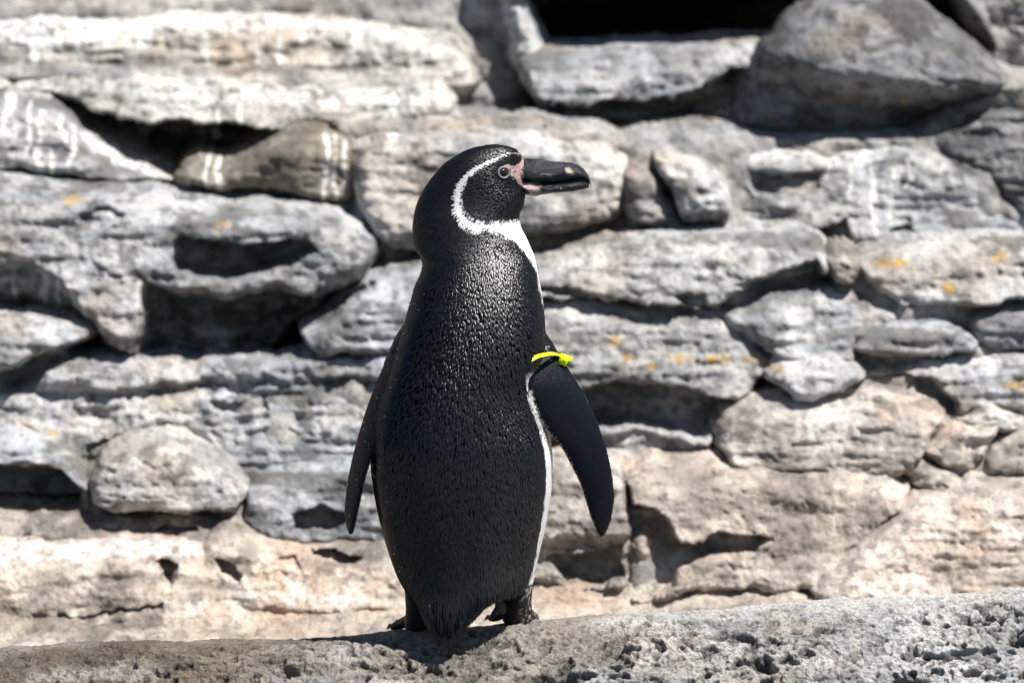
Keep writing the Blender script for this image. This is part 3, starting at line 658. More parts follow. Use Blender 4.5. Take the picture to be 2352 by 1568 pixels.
def plate_loft(st, n=28):
    """flipper: stations (edge A d, edge B d, yA, yB, thickness)"""
    rr = []; samp = []
    t0 = np.arange(len(st)); tt = np.linspace(0, len(st) - 1, 64)
    cols = [pchip(tt, t0, [s_[k] for s_ in st]) for k in range(7)]
    a = np.linspace(0, 2 * np.pi, n, endpoint=False)
    for k in range(len(tt)):
        ax, ay, bx, by, ya, yb, th = [c[k] for c in cols]
        A = P(ax, ay, 0.0); B = P(bx, by, 0.0); A[1] = ya; B[1] = yb
        c = (B - A) / 2; m = (A + B) / 2
        nrm = np.cross(c, np.array([0, 0, 1.0])); nrm /= np.linalg.norm(nrm)
        rr.append(m + np.cos(a)[:, None] * c + (np.sin(a) * th / 2)[:, None] * nrm)
        for u in np.linspace(-1, 1, 24): samp.append((*(m + u * c), tt[k], u))
    return rings_to_mesh(rr), np.array(samp)

RF = [(1232,738,1180,765,.02,-.01,.030),(1262,785,1198,812,.010,-.028,.026),(1292,828,1208,848,.004,-.042,.021),(1322,872,1217,885,.002,-.046,.018),
      (1352,925,1230,930,.004,-.042,.016),(1378,985,1252,972,.008,-.034,.014),(1397,1045,1286,1018,.014,-.022,.013),(1408,1100,1313,1068,.019,-.010,.012),
      (1412,1145,1334,1115,.023,.000,.011),(1407,1188,1348,1160,.026,.008,.010),(1398,1218,1361,1200,.028,.015,.008),(1387,1239,1377,1234,.028,.023,.005)]
LF = [(975,690,1010,705,.00,-.03,.034),(930,762,975,780,.02,-.04,.034),(899,822,940,848,.03,-.045,.027),(868,885,914,912,.037,-.045,.020),(845,945,888,958,.037,-.043,.017),
      (825,1010,860,1020,.036,-.040,.015),(808,1075,841,1078,.034,-.036,.013),(798,1130,830,1125,.03,-.03,.012),(794,1172,821,1168,.026,-.024,.011),(796,1200,815,1197,.02,-.018,.009),(803,1227,809,1223,.01,-.005,.005)]

shells = [row_loft(ROWS)]
rfm, rf_s = plate_loft(RF); lfm, lf_s = plate_loft(LF)
shells += [rfm, lfm]

def tube_loft(pts, rad, n=24, sq=(1, 1)):
    """pts (k,3), rad list; rings stay horizontal-ish along the path"""
    pts = np.asarray(pts, float); rr = []; a = np.linspace(0, 2 * np.pi, n, endpoint=False)
    tg = np.gradient(pts, axis=0)
    for k in range(len(pts)):
        t = tg[k] / np.linalg.norm(tg[k]); ref = np.array([0, 0, 1.0]) if abs(t[2]) < 0.8 else np.array([0, 1.0, 0])
        u = np.cross(ref, t); u /= np.linalg.norm(u); v_ = np.cross(t, u)
        rr.append(pts[k] + rad[k] * (np.cos(a)[:, None] * u * sq[0] + np.sin(a)[:, None] * v_ * sq[1]))
    return rings_to_mesh(rr)

def feet(dx, lean, out):
    """leg and webbed foot with three forward toes; returns shells and toe tips"""
    x = P(dx, 1430, 0.0)[0]; gz = float(crest_z(np.array([x]))[0]) + 0.001
    sh = []; tips = []
    top = P(dx + lean, 1318, 0.0)
    sh.append(tube_loft([(top[0], 0.0, top[2]), (x + (top[0] - x) * .6, -.002, gz + .050), (x, -.004, gz + .026), (x, 0.0, gz + .010), (x, .004, gz + .001)], [.0215, .0195, .0180, .0190, .0195], sq=(1.0, 1.0)))
    for ang in (-30, -2, 26):
        a = math.radians(ang + out); L = .074 if abs(ang) < 10 else .060
        pt = [(x + math.sin(a) * L * t, math.cos(a) * L * t, gz + .012 * (1 - t) ** 1.2 + .003 - .008 * t * t) for t in (0, .3, .6, .85, 1.0)]
        sh.append(tube_loft(pt, [.016, .0125, .0095, .0085, .005], sq=(1, .7)))
        tips.append((pt[-1], a))
    # web
    a0, a1 = math.radians(-27 + out), math.radians(23 + out)
    wp = [np.array([(x + math.sin(a) * r, math.cos(a) * r, gz + z_) for z_ in (.0015, .0065) for a in ((a0, a1) if z_ < .004 else (a1, a0))]) for r in (.004, .03, .06)]
    sh.append(rings_to_mesh(wp))
    return sh, tips, x, gz
s1, tipsL, xL, gL = feet(965, 0, -6); s2, tipsR, xR, gR = feet(1188, 2, -4)
shells += s1 + s2
# hind toe on the inner side of the right foot
ht = P(1143, 1391, 0.0); shells.append(tube_loft([(xR - .008, -.002, gR + .020), (xR - .019, -.008, gR + .017), (ht[0], -.012, ht[2] + .001), (ht[0] - .003, -.013, ht[2] - .005)], [.010, .0095, .0085, .004]))

Vs = []; Qs = []; Ts = []; off = 0
for V_, Q_, T_ in shells:
    Vs.append(V_); Qs.append(Q_ + off); Ts.append(T_ + off); off += len(V_)
tmp_me = make_mesh('tmp_body', np.concatenate(Vs), [np.concatenate(Qs), np.concatenate(Ts)])
tmp = bpy.data.objects.new('tmp_body', tmp_me); COL.objects.link(tmp)
md = tmp.modifiers.new('r', 'REMESH'); md.mode = 'VOXEL'; md.voxel_size = 0.0019; md.use_smooth_shade = True
ms = tmp.modifiers.new('s', 'SMOOTH'); ms.factor = 0.5; ms.iterations = 7
dg = bpy.context.evaluated_depsgraph_get()
body_me = bpy.data.meshes.new_from_object(tmp.evaluated_get(dg)); body_me.name = 'body'
bpy.data.objects.remove(tmp); bpy.data.meshes.remove(tmp_me)
nv = len(body_me.vertices)
BV = np.empty(nv * 3, np.float32); body_me.vertices.foreach_get('co', BV); BV = BV.reshape(-1, 3)
BN = np.empty(nv * 3, np.float32); body_me.vertex_normals.foreach_get('vector', BN); BN = BN.reshape(-1, 3)

# ---- plumage pattern
from mathutils.kdtree import KDTree
def flip_member(samp):
    kd = KDTree(len(samp))
    for i, s_ in enumerate(samp): kd.insert(s_[:3], i)
    kd.balance()
    lo, hi = samp[:, :3].min(0) - .02, samp[:, :3].max(0) + .02
    cand = np.where(((BV > lo) & (BV < hi)).all(1))[0]
    st_ = np.full(nv, -1.0); ch = np.zeros(nv)
    for i in cand:
        _, j, dd = kd.find(BV[i])
        if dd < 0.0125: st_[i] = samp[j, 3]; ch[i] = samp[j, 4]
    return st_, ch
rst, rch = flip_member(rf_s); lst, lch = flip_member(lf_s)

def zf(pts): return [(893.8 + a * .2202, 301.0 + b * .2202) for a, b in pts]     # face close-up grid -> reference grid
BAND = zf([(1262, 226), (1180, 262), (1050, 306), (930, 368), (835, 440), (768, 530), (732, 620), (728, 720), (756, 830), (830, 915), (930, 960)])
BANDW = np.array([14, 24, 46, 58, 66, 76, 86, 96, 112, 126, 140]) * .2202 * .5 * .84
THROAT = [(1040, 468), (1062, 486), (1090, 497), (1120, 501), (1150, 499), (1170, 500), (1200, 502), (1400, 500), (1400, 725), (1256, 725), (1245, 690), (1235, 646), (1230, 616), (1219, 594), (1205, 572), (1187, 552), (1162, 535), (1128, 520), (1096, 511), (1066, 501)]
FLANK = [(1206, 832), (1211, 900), (1221, 930), (1236, 970), (1248, 1010), (1254, 1060), (1254, 1100), (1250, 1150), (1241, 1200), (1230, 1260), (1217, 1300), (1200, 1338), (1400, 1338), (1400, 832)]
PINK1 = zf([(1225, 212), (1330, 222), (1420, 252), (1470, 288), (1420, 330), (1375, 400), (1430, 455), (1420, 482), (1340, 520), (1318, 478), (1270, 450), (1265, 388), (1180, 350), (1235, 330), (1300, 358), (1372, 318), (1392, 268), (1310, 238)])
PINK2 = zf([(1335, 522), (1420, 500), (1520, 550), (1620, 640), (1650, 660), (1540, 695), (1450, 692), (1462, 630), (1400, 575)])

def pattern(V, N):
    """white mask, pink mask for points of the body (flippers and legs excluded)"""
    dx, dy = to_d(V)
    jit = 2.2 * noise3(V * 260) + 1.5 * noise3(V * 120 + 7)
    dxj, dyj = dx + jit, dy + 1.5 * noise3(V * 240 + 3)
    wmask = np.zeros(len(V))
    best = np.full(len(V), 1e9)
    for (p0, p1, w0, w1) in zip(BAND[:-1], BAND[1:], BANDW[:-1], BANDW[1:]):
        ex, ey = p1[0] - p0[0], p1[1] - p0[1]; L = ex * ex + ey * ey
        t = np.clip(((dxj - p0[0]) * ex + (dyj - p0[1]) * ey) / L, 0, 1)
        best = np.minimum(best, np.hypot(dxj - p0[0] - t * ex, dyj - p0[1] - t * ey) - (w0 + t * (w1 - w0)))
    wmask = np.maximum(wmask, 1 - sstep(-1.2, 1.2, best))
    thr = poly_sd(dxj, dyj, THROAT); fl = poly_sd(dxj, dyj, FLANK)
    wmask = np.maximum(wmask, sstep(-1.5, 1.5, thr)); wmask = np.maximum(wmask, sstep(-1.5, 1.5, fl))
    frontw = sstep(.048, .056, V[:, 1] + 0.0006 * jit) * sstep(500, 512, dyj)
    wmask = np.maximum(wmask, frontw)
    bb = ((V[:, 1] > .010) & (V[:, 1] < .040) & (dx > 1000) & (dy > 600)).astype(float)      # black band along the flank
    wmask = wmask * (1 - bb)
    pk = np.maximum(sstep(-.8, .8, poly_sd(dx + .4 * jit, dy, PINK1)), sstep(-.8, .8, poly_sd(dx + .3 * jit, dy, PINK2)))
    return wmask, pk, dx, dy

wm, pk, bdx, bdy = pattern(BV, BN)
isR = rst > 1.3; isL = (lst > 2.2) & (bdx < 935)
isR &= ~((rst < 3) & (bdx < 1212))
leg = (bdy > 1338) & ((np.hypot(BV[:, 0] - xL, BV[:, 1]) < .030) | (np.hypot(BV[:, 0] - xR, BV[:, 1]) < .030) | (BV[:, 2] < np.maximum(gL, gR) + .004)) & (BV[:, 1] > -.035)
leg |= (bdy > 1372) & (bdx > 1120)
BLACK = np.array([.0030, .0032, .0042]); WHITE = np.array([.68, .675, .665]); SKIN = np.array([.50, .345, .33])
brown = np.clip(sstep(1000, 1330, bdy) * .8 + .8 * sstep(940, 870, bdx) * sstep(980, 1080, bdy), 0, 1)[:, None] * (1 - .85 * sstep(110, 40, np.abs(bdx - 1045 + 30 * noise3(BV * 14))))[:, None] * (.75 + .5 * noise3(BV * 20))[:, None]
vary = (0.75 + 0.5 * (noise3(BV * 90) * .5 + .5))[:, None]
colr = (BLACK * (1 - brown) + np.array([.021, .0175, .0155]) * brown) * vary
colr = colr * (1 - wm[:, None]) + WHITE * wm[:, None]
colr = colr * (1 - pk[:, None]) + SKIN * (np.clip(0.72 + .75 * noise3(BV * 330) + .45 * noise3(BV * 800), .06, 1.1)[:, None]) * pk[:, None]
# flippers: blue-black above, pale below, pale trailing edge
fcol = np.array([.0045, .006, .011])
und = np.where(isR, BN[:, 1] > .25, BN[:, 0] > .75)
for mask, ch in ((isR, rch), (isL, lch)):
    colr[mask] = fcol
edge = isR & (rch > .95) & (rst > 3.0) & (noise3(BV * 700) > -.3)
colr[edge] = (.55, .54, .52)
colr[(isR | isL) & und] = (.50, .49, .47)
spots = sstep(.05, .35, noise3(BV * 260) + .7 * noise3(BV * 110))
legc = np.array([.016, .015, .015]) + spots[:, None] * np.where(BN[:, :1] > -.2, np.array([.26, .22, .20]), np.array([.02, .02, .02])) * sstep(.0, .012, BV[:, 0] - xR)[:, None]  # pale speckles on the right leg's right half only: its sunlit side, in colour
colr[leg] = legc[leg]
hind = np.hypot(BV[:, 0] - ht[0], BV[:, 2] - ht[2]) < .011
colr[hind] = (.12, .10, .095)
attr_c(body_me, 'Col', colr)
attr_f(body_me, 'skin', np.maximum(pk, leg * .8))
attr_f(body_me, 'flip', (isR | isL).astype(float))

def feather_material(name, rough, bump=0.0, scale=300):
    t = NT(name)
    c = t.attr('Col').outputs['Color']
    t.l.new(c, t.b.inputs['Base Color'])
    t.b.inputs['Specular IOR Level'].default_value = 0.18 if bump else 0.52
    if bump:
        fl = t.attr('flip').outputs['Fac']; sk = t.attr('skin').outputs['Fac']
        rr = t.math('SUBTRACT', rough, t.math('MULTIPLY', fl, 0.16)); t.l.new(rr, t.b.inputs['Roughness'])
        h = t.math('ADD', t.noise(t.pos((1, 1, 0.45)), 520, 3, 0.6), t.noise(t.pos(), 140, 3, .5))
        b = t.add('ShaderNodeBump', i_Strength=bump, i_Distance=0.0016, i_Height=h); t.l.new(b.outputs[0], t.b.inputs['Normal'])
    else: t.b.inputs['Roughness'].default_value = rough
    return t.m
M_BODY = feather_material('penguin_skin', 0.52, 0.75)
M_FEATH = feather_material('feather', 0.34)
M_TAIL = feather_material('tail_feather', 0.36); M_TAIL.node_tree.nodes['Principled BSDF'].inputs['Specular IOR Level'].default_value = 0.26

root = bpy.data.objects.new('penguin', None); COL.objects.link(root)
base = Vector((float((xL + xR) / 2), 0.0, float(min(gL, gR)))); root.location = base; root.empty_display_size = 0.1
tag(root, 'black and white penguin seen from behind with its head turned to the right', 'penguin')
def part(name, me, mat, parent=None, label=None, kind=None):
    if parent is None:
        me.transform(__import__('mathutils').Matrix.Translation(-base))
        parent = root
    elif parent is not root:
        me.transform(__import__('mathutils').Matrix.Translation(-base))
    o_ = link(name, me, mat, parent)
    if label: o_['label'] = label
    if kind: o_['kind'] = kind
    return o_
body_me.materials.clear()
BV0 = BV.copy()
body = part('body', body_me, M_BODY)

# ---- feathers: leaf shapes laid over the body, every one lifted a little at its tip
body_me.calc_loop_triangles()
nt = len(body_me.loop_triangles)
TR = np.empty(nt * 3, np.int32); body_me.loop_triangles.foreach_get('vertices', TR); TR = TR.reshape(-1, 3)
ok = ~(leg | isR | isL | (pk > .4) | hind)
flp = (isR | isL) & (bdy > 790)
frng = np.random.default_rng(11)
def scatter(sel_v, area_per):
    tsel = TR[sel_v[TR].all(1)]
    a, b, c = BV0[tsel[:, 0]], BV0[tsel[:, 1]], BV0[tsel[:, 2]]
    ar = .5 * np.linalg.norm(np.cross(b - a, c - a), axis=1)
    n = int(ar.sum() / area_per)
    k = frng.choice(len(tsel), n, p=ar / ar.sum()); u = frng.random((n, 2)); sw = u.sum(1) > 1; u[sw] = 1 - u[sw]
    p = a[k] + u[:, :1] * (b - a)[k] + u[:, 1:] * (c - a)[k]
    nn = BN[tsel[k, 0]] + 0; nn /= np.linalg.norm(nn, axis=1)[:, None]
    return p, nn, colr[tsel[k, 0]]

def feather_geo(p, nn, cc, length, width, lift):
    dx, dy = to_d(p)
    bx, bz = (dx - 1216) / 100, -(dy - 425) / 100
    rl = np.hypot(bx, bz) + 1e-6
    hw = (1 - sstep(440, 620, dy))
    g = np.stack([hw * bx / rl * 1.0 + (1 - hw) * .10 * np.clip((1035 - dx) / 150, -1, 1) * sstep(1150, 1350, dy) , np.zeros(len(p)), hw * (bz / rl - .35) + (1 - hw) * -1.0], -1)
    g += frng.normal(size=g.shape) * .10
    g -= nn * (g * nn).sum(1)[:, None]; g /= np.linalg.norm(g, axis=1)[:, None]
    sdir = np.cross(g, nn)
    L = length * frng.uniform(.75, 1.25, len(p)); W_ = width * frng.uniform(.8, 1.2, len(p)); lf = lift * frng.uniform(.55, 1.4, len(p))
    tw = frng.normal(size=len(p)) * .16
    col_ = lambda x: x[:, None]
    tilt = nn + sdir * col_(tw)
    b0 = p - nn * .0004
    m = p + g * col_(L * .55) + tilt * col_(L * lf * .55)
    ml = m - sdir * col_(W_ * .5) - nn * col_(W_ * .16); mr = m + sdir * col_(W_ * .5) - nn * col_(W_ * .16); mc = m + nn * col_(W_ * .20)
    tip = p + g * col_(L) + tilt * col_(L * lf * .7)
    V = np.stack([b0, ml, mc, mr, tip], 1).reshape(-1, 3)
    i0 = np.arange(len(p))[:, None] * 5
    F = np.concatenate([i0 + [0, 2, 1], i0 + [0, 3, 2], i0 + [1, 2, 4], i0 + [2, 3, 4]])
    shade = frng.uniform(.7, 1.5, len(p))
    cv = np.repeat((cc * np.where(cc.mean(1) > .3, 1.0, shade)[:, None])[:, None, :], 5, 1)
    blk = cc.mean(1) < .2
    cv[blk, 4] = cv[blk, 4] * 1.9 + .002; cv[blk, 0] *= .4
    return V, F, np.clip(cv.reshape(-1, 3), 0, .85)

sets = []
fy = [300, 470, 545, 620, 700, 780, 880, 980, 1080, 1200, 1320, 1440]
f_ap = np.array([2.8, 3.0, 3.6, 4.2, 4.4, 4.5, 4.3, 4.0, 3.6, 3.4, 2.8, 2.5]) * 1e-6
f_ln = [.0040, .0048, .0060, .0074, .0084, .0090, .0094, .0096, .0108, .0125, .0170, .0210]
f_wd = [.0016, .0019, .0024, .0030, .0031, .0029, .0026, .0024, .0020, .0019, .0018, .0017]
f_lf = [.14, .11, .07, .20, .36, .46, .43, .32, .22, .17, .16, .14]
p, nn, cc = scatter(ok, 2.5e-6)
pdx, pdy = to_d(p)
kp = (frng.random(len(p)) < 2.5e-6 / np.interp(pdy, fy, f_ap)) & ~((cc.mean(1) > .3) & (pdy > 1180) & ((nn[:, 2] < -.3) | (pdy > 1290)))
p, nn, cc, pdy, pdx = p[kp], nn[kp], cc[kp], pdy[kp], pdx[kp]
lsil = np.interp(pdy, ROWS[:, 0], ROWS[:, 1])
calm = (1 - .8 * sstep(1215, 1245, pdx)) * (.45 + .55 * np.maximum(sstep(470, 600, pdy), sstep(1040, 1110, pdx))) * (1 - .75 * sstep(38, 14, pdx - lsil)) * np.where(cc.mean(1) > .3, .25, 1.0)
sets.append(feather_geo(p, nn, cc, np.interp(pdy, fy, f_ln), np.interp(pdy, fy, f_wd), np.interp(pdy, fy, f_lf) * calm))
p, nn, cc = scatter(flp, 1.5e-6)
FLV, FLF, FLC = feather_geo(p, nn, cc * .6, .0026, .0012, .04)
hemsel = ok & (wm < .3) & (bdy > 1335) & (BN[:, 2] < .35) & (bdx < 1175)
p, nn, cc = scatter(hemsel, 5.5e-6); sets.append(feather_geo(p, nn, cc, .019, .0019, .09))
off = 0; FV = []; FF = []; FC = []
for V_, F_, C_ in sets:
    FV.append(V_); FF.append(F_ + off); FC.append(C_); off += len(V_)
FV = np.concatenate(FV); FF = np.concatenate(FF); FC = np.concatenate(FC)
fm = make_mesh('feathers', FV, FF); attr_c(fm, 'Col', FC)
part('feathers', fm, M_FEATH, kind='stuff')
fm = make_mesh('flipper_feathers', FLV, FLF); attr_c(fm, 'Col', FLC)
part('flipper_feathers', fm, M_TAIL, kind='stuff')

# stiff tail feathers
def blade(p0, p1, wdt, nrm, cup=.0012):
    p0, p1, nrm = np.array(p0), np.array(p1), np.array(nrm); ax = p1 - p0; sd2 = np.cross(ax, nrm); sd2 /= np.linalg.norm(sd2)
    rows = []
    for t, w_ in ((0, .7), (.35, 1), (.7, .95), (.9, .6), (1, .05)):
        c = p0 + ax * t + nrm * (.004 * math.sin(t * 3.1))
        rows.append([c - sd2 * wdt * w_ / 2, c + nrm * cup, c + sd2 * wdt * w_ / 2, c - nrm * .0008])
    V = np.array(rows).reshape(-1, 3); F = []
    for r in range(4):
        for k in range(4): F.append((r * 4 + k, r * 4 + (k + 1) % 4, r * 4 + 4 + (k + 1) % 4, r * 4 + 4 + k))
    return V, np.array(F)
for i in range(13):
    f_ = (i - 6) / 6.0
    ax, ay = 1028 + f_ * 40, 1362 + 10 * math.sin(i * 2.1); bx, by = 1026 + f_ * 32, 1440 - 34 * f_ * f_ + 3 * math.sin(i * 4.1)
    a = P(ax, ay, 0.0); b = P(bx, by, 0.0)
    a[1] = -.1035 - .0010 * math.sin(i * 1.3) + .004 * f_ * f_; b[1] = -.1095 - .0015 * math.cos(i * 1.7) + .006 * f_ * f_
    V_, F_ = blade(a, b, .0046 + .001 * math.sin(i * 3.3), (.18 * f_, -1, .12), .0006)
    m_ = make_mesh('tail_feather', V_, F_); attr_c(m_, 'Col', np.tile(np.array([.0045, .0052, .0075]) * (1 + .5 * math.sin(i * 2.3)), (len(V_), 1)))
    part('tail_feather', m_, M_TAIL)

# ---- beak
def beak_mat():
    t = NT('beak_horn')
    c = t.attr('Col').outputs['Color']; t.l.new(c, t.b.inputs['Base Color'])
    t.b.inputs['Roughness'].default_value = 0.16
    h = t.noise(t.pos((1, 1, 2.6)), 150, 5, .6, .8)
    b = t.add('ShaderNodeBump', i_Strength=0.8, i_Distance=0.004, i_Height=h); t.l.new(b.outputs[0], t.b.inputs['Normal'])
    return t.m
M_BEAK = beak_mat()
UB = [(1330, 350, 500, 16), (1400, 290, 503, 16.5), (1465, 288, 520, 15.5), (1520, 290, 535, 14.5), (1600, 303, 545, 13), (1700, 318, 545, 12), (1800, 322, 532, 11), (1880, 328, 516, 10.5), (1950, 345, 503, 9.5), (2010, 378, 500, 8.5), (2060, 430, 512, 6.8), (2090, 490, 548, 4.6), (2106, 556, 588, 2.2)]
LB = [(1340, 512, 600, 13), (1440, 500, 665, 13), (1520, 515, 684, 12), (1600, 524, 662, 11.3), (1700, 524, 648, 10.2), (1800, 512, 641, 9.2), (1900, 494, 632, 8.0), (1980, 484, 618, 6.6), (2040, 488, 604, 5.2), (2086, 505, 590, 2.8)]
def beak_loft(st, pw):
    st = np.array(st, float); xs_ = np.linspace(st[0, 0], st[-1, 0], 70)
    tp, bt, hw = [pchip(xs_, st[:, 0], st[:, k]) for k in (1, 2, 3)]
    a = np.linspace(0, 2 * np.pi, 40, endpoint=False); rr = []
    for k in range(len(xs_)):
        (dx0, dy0), (dx1, dy1) = zf([(xs_[k], tp[k]), (xs_[k], bt[k])])
        A = P(dx0, dy0, 0.); B = P(dx1, dy1, 0.)
        cz_ = (A[2] + B[2]) / 2; hz = (A[2] - B[2]) / 2
        ca, sa = np.cos(a), np.sin(a)
        uy = np.sign(ca) * np.abs(ca) ** (2 / pw); uz = np.sign(sa) * np.abs(sa) ** (2 / pw)
        nar = 1 - .35 * np.clip(uz, 0, 1)
        ringp = np.stack([np.full(40, A[0]), uy * hw[k] * .001 * nar, cz_ + hz * uz], -1)
        rg = noise3(ringp * (55, 40, 330) + 3) * .6 + .5 * noise3(ringp * (160, 90, 420))
        fade = sstep(2080, 1900, xs_[k]) * .85 + .15
        ringp[:, 1] *= 1 + .11 * rg * fade; ringp[:, 2] += .0005 * rg * fade
        rr.append(ringp)
    return rings_to_mesh(rr)
for nm, st, pw in (('upper_beak', UB, 2.3), ('lower_beak', LB, 2.2)):
    V_, Q_, T_ = beak_loft(st, pw)
    m_ = make_mesh(nm, V_, [Q_, T_])
    dx, dy = to_d(V_); zx, zy = (dx - 893.8) / .2202, (dy - 301) / .2202
    c = np.tile(np.array([.008, .009, .012]), (len(V_), 1))
    j = 8 * noise3(V_ * 300)
    pale = 1 - sstep(.5, 1.1, np.hypot((zx - 1880 + j) / 55, (zy - 410 - .5 * (zx - 1880) + j) / 34)); c = c * (1 - pale[:, None]) + np.array([.55, .47, .38]) * pale[:, None]
    yel = np.maximum(1 - sstep(.5, 1.1, np.hypot((zx - 1530 + j) / 70, (zy - 570 + j) / 60)), .7 * (1 - sstep(.4, 1.1, np.hypot((zx - 1480 + j) / 80, (zy - 460 + j) / 22))))
    c = c * (1 - .55 * yel[:, None]) + np.array([.22, .20, .11]) * .55 * yel[:, None]
    pkk = np.maximum(sstep(-1, 1, poly_sd(dx, dy, PINK2)) * sstep(1640, 1500, zx + 14 * noise3(V_ * 500)) * (zy > 532), sstep(-1, 1, poly_sd(dx, dy, PINK1)) * (nm == 'upper_beak') * (zx < 1400))
    c = c * (1 - pkk[:, None]) + SKIN * pkk[:, None]
    attr_c(m_, 'Col', c)
    part(nm, m_, M_BEAK)

# ---- eyes
def uv_sphere(c, r, n=32, m=18):
    th = np.linspace(0.02, np.pi - .02, m); ph = np.linspace(0, 2 * np.pi, n, endpoint=False)
    return rings_to_mesh([np.stack([c[0] + r * math.sin(t) * np.cos(ph), c[1] + r * math.sin(t) * np.sin(ph), np.full(n, c[2] + r * math.cos(t))], -1) for t in th])
te = NT('eye_iris')
c = te.attr('Col').outputs['Color']; te.l.new(c, te.b.inputs['Base Color']); te.b.inputs['Roughness'].default_value = 0.06; te.b.inputs['Coat Weight'].default_value = 0.5
tr = NT('eye_ring_skin'); tr.b.inputs['Base Color'].default_value = (.19, .19, .19, 1); tr.b.inputs['Roughness'].default_value = .45
b_ = tr.add('ShaderNodeBump', i_Strength=.4, i_Distance=.0006, i_Height=tr.noise(tr.pos(), 900, 3)); tr.l.new(b_.outputs[0], tr.b.inputs['Normal'])
for side in (-1, 1):
    ec = P(1157, 392, 0.)
    near = np.where(np.hypot(BV0[:, 0] - ec[0], BV0[:, 2] - ec[2]) < .004)[0]
    near = near[BV0[near, 1] * side > 0]
    ys_ = BV0[near, 1].mean(); nr = BN[near].mean(0); nr /= np.linalg.norm(nr)
    cc = np.array([ec[0], ys_, ec[2]]) - nr * .0048
    V_, Q_, T_ = uv_sphere(cc, .0075)
    m_ = make_mesh('eye', V_, [Q_, T_])
    ang = ((V_ - cc) / .0075) @ nr
    colE = np.where((ang > .90)[:, None], np.array([.004, .004, .004]), np.array([.05, .032, .022])); attr_c(m_, 'Col', colE)
    eo = part('eye', m_, te.m)
    u = np.cross(nr, (0, 0, 1.0)); u /= np.linalg.norm(u); v2 = np.cross(u, nr)
    a = np.linspace(0, 2 * np.pi, 40, endpoint=False); b = np.linspace(0, 2 * np.pi, 12, endpoint=False)
    rc = np.array([ec[0], ys_, ec[2]]) + nr * .0004
    V_ = np.array([rc + (.0072 + .0014 * math.cos(k)) * (math.cos(j) * u + math.sin(j) * v2 * .92) + .0014 * math.sin(k) * nr for j in a for k in b])
    i = np.arange(40 * 12).reshape(40, 12); ir = np.roll(i, -1, 0)
    F_ = np.stack([i, ir, np.roll(ir, -1, 1), np.roll(i, -1, 1)], -1).reshape(-1, 4)
    part('eye_ring', make_mesh('eye_ring', V_, F_), tr.m)

# ---- claws
tc = NT('claw_horn'); tc.b.inputs['Base Color'].default_value = (.012, .011, .011, 1); tc.b.inputs['Roughness'].default_value = .3
b_ = tc.add('ShaderNodeBump', i_Strength=.3, i_Distance=.0005, i_Height=tc.noise(tc.pos(), 700, 3)); tc.l.new(b_.outputs[0], tc.b.inputs['Normal'])
def claw(pts, rad):
    V_, Q_, T_ = tube_loft(pts, rad, 10); part('claw', make_mesh('claw', V_, [Q_, T_]), tc.m)
for tips in (tipsL, tipsR):
    for (p, a) in tips:
        s_, c_ = math.sin(a), math.cos(a)
        claw([(p[0] - s_ * .004, p[1] - c_ * .004, p[2] + .002), (p[0] + s_ * .006, p[1] + c_ * .006, p[2] + .002), (p[0] + s_ * .013, p[1] + c_ * .013, p[2] - .003)], [.0036, .0028, .0006])
c0 = P(1139, 1394, 0.); c1 = P(1133, 1402, 0.); c2 = P(1131, 1412, 0.); c3 = P(1134, 1424, 0.)
claw([(c0[0], -.013, c0[2]), (c1[0], -.0135, c1[2]), (c2[0], -.0135, c2[2]), (c3[0], -.012, c3[2])], [.0026, .0022, .0019, .0006])

# ---- water drops caught on the plumage
td = NT('water'); td.b.inputs['Transmission Weight'].default_value = 1.0; td.b.inputs['Roughness'].default_value = 0.0; td.b.inputs['IOR'].default_value = 1.33
drop_sel = np.where((BN[:, 1] < .2) & (bdy > 620) & (bdy < 1330) & ~leg & (wm < .5))[0]
pick = frng.choice(drop_sel, 210)
ico = []
Vd = []; Fd = []; od = 0
sv, sq, stt = uv_sphere((0, 0, 0), 1.0, 8, 6)
stri = np.concatenate([sq[:, [0, 1, 2]], sq[:, [0, 2, 3]], stt])
for i in pick:
    r = frng.uniform(.0004, .0008)
    off_ = .0018 if not (isR[i] or isL[i]) else .0004
    Vd.append(BV0[i] + BN[i] * off_ + sv * r * np.array([1, 1, 1.3])); Fd.append(stri + od); od += len(sv)
dm = make_mesh('water_drops', np.concatenate(Vd), np.concatenate(Fd))
part('water_drops', dm, td.m, kind='stuff')

# ------------------------------------------------------------------ yellow wing tag round the right flipper
tt_ = NT('yellow_plastic'); tt_.b.inputs['Base Color'].default_value = (.70, .86, .004, 1); tt_.b.inputs['Roughness'].default_value = .38
tt_.b.inputs['Subsurface Weight'].default_value = .15; tt_.b.inputs['Subsurface Radius'].default_value = (.004, .004, .001)
b_ = tt_.add('ShaderNodeBump', i_Strength=.15, i_Distance=.0004, i_Height=tt_.noise(tt_.pos(), 600, 2)); tt_.l.new(b_.outputs[0], tt_.b.inputs['Normal'])
L0 = P(1221, 823, 0.); L1 = P(1288, 820, 0.); L0[1] = -.056; L1[1] = .000
mid = (L0 + L1) / 2; ua = (L1 - L0) / 2
vb = np.array([-.005, -.022, .0085])
axis = np.cross(ua, vb); axis /= np.linalg.norm(axis)
if axis[2] < 0: axis = -axis
tagroot = bpy.data.objects.new('wing_tag', None); COL.objects.link(tagroot); tb = Vector(tuple(mid)); tagroot.location = tb
tag(tagroot, 'bright yellow-green plastic cable-tie band around the penguin\'s right flipper', 'wing tag')
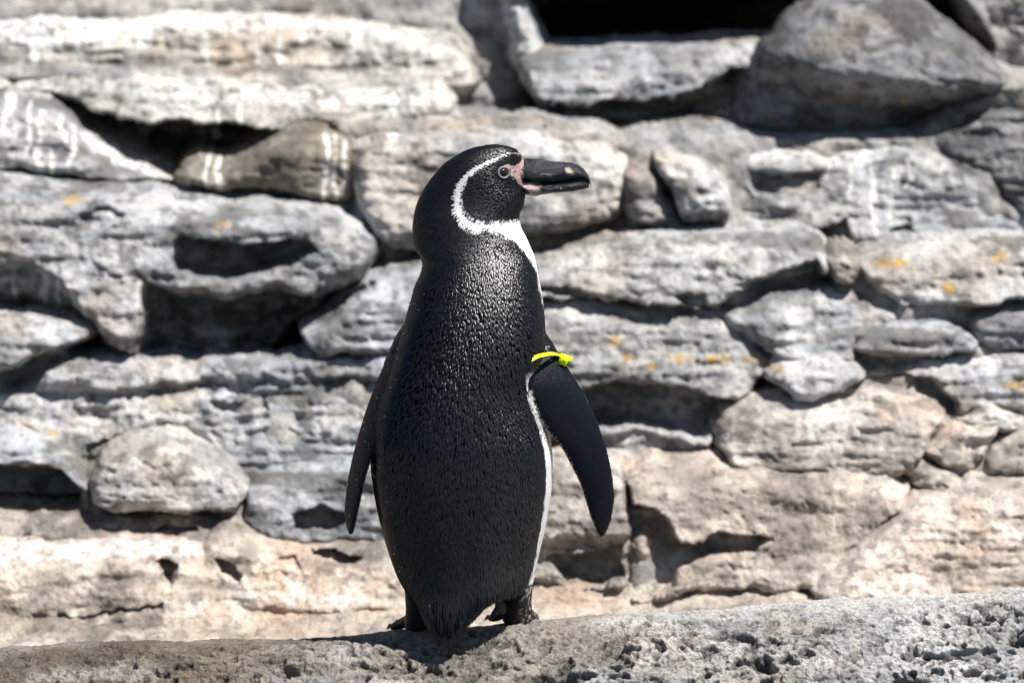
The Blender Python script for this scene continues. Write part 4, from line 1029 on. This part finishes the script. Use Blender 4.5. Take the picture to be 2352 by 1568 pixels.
def tpart(name, V, F):
    o_ = link(name, make_mesh(name, np.asarray(V) - np.array(tb), F), tt_.m, tagroot); return o_
a = np.linspace(0, 2 * np.pi, 64, endpoint=False); V_ = []
for t in a:
    rad = math.cos(t) * ua * 1.06 + math.sin(t) * vb; ou = rad / np.linalg.norm(rad); c = mid + rad
    for (h_, o2) in ((-.0027, 0), (.0027, 0), (.0027, .0014), (-.0027, .0014)): V_.append(c + axis * h_ + ou * o2)
i = np.arange(64 * 4).reshape(64, 4); ir = np.roll(i, -1, 0)
F_ = np.stack([i, ir, np.roll(ir, -1, 1), np.roll(i, -1, 1)], -1).reshape(-1, 4)
so = tpart('strap', V_, F_)
for pl in so.data.polygons: pl.use_smooth = False
def bevel_box(c, ax, ay, az, bev=.0007):
    """box with cut edges; ax, ay, az half vectors"""
    V = []; 
    la, lb, lc = [np.linalg.norm(q_) for q_ in (ax, ay, az)]
    for s_ in (-1, 1):
        for (u, v2) in ((-1, -1), (1, -1), (1, 1), (-1, 1)):
            V.append(c + az * s_ + ax * u * (1 - bev / la) + ay * v2 * (1 - bev / lb))
    for s_ in (-1, 1):
        for (u, v2) in ((-1, -1), (1, -1), (1, 1), (-1, 1)):
            V.append(c + az * s_ * (1 - bev / lc) + ax * u + ay * v2)
    F = [(3, 2, 1, 0), (4, 5, 6, 7)]
    for k in range(4):
        n = (k + 1) % 4
        F += [(8 + k, 8 + n, 12 + n, 12 + k), (k, n, 8 + n, 8 + k), (12 + k, 12 + n, 4 + n, 4 + k)]
    return np.array(V), np.array(F)
ex = np.array([.94, .06, -.34]); ey = np.array([.10, -.99, .1]); ez = np.cross(ex, ey); ez /= np.linalg.norm(ez)
lk = P(1294, 824, 0.); lk[1] = -.010
tpart('lock', *bevel_box(lk, ex * .0056, ey * .0042, ez * .0070))
tpart('lock_tongue', *bevel_box(lk + ex * .0010 - ey * -.0038, ex * .0020, ey * .0008, ez * .0026, .0003))
tl = P(1302, 822, 0.); tl[1] = -.0105
tpart('tail_end', *bevel_box(tl, ex * .0058, ey * .0010, ez * .0038, .0003))
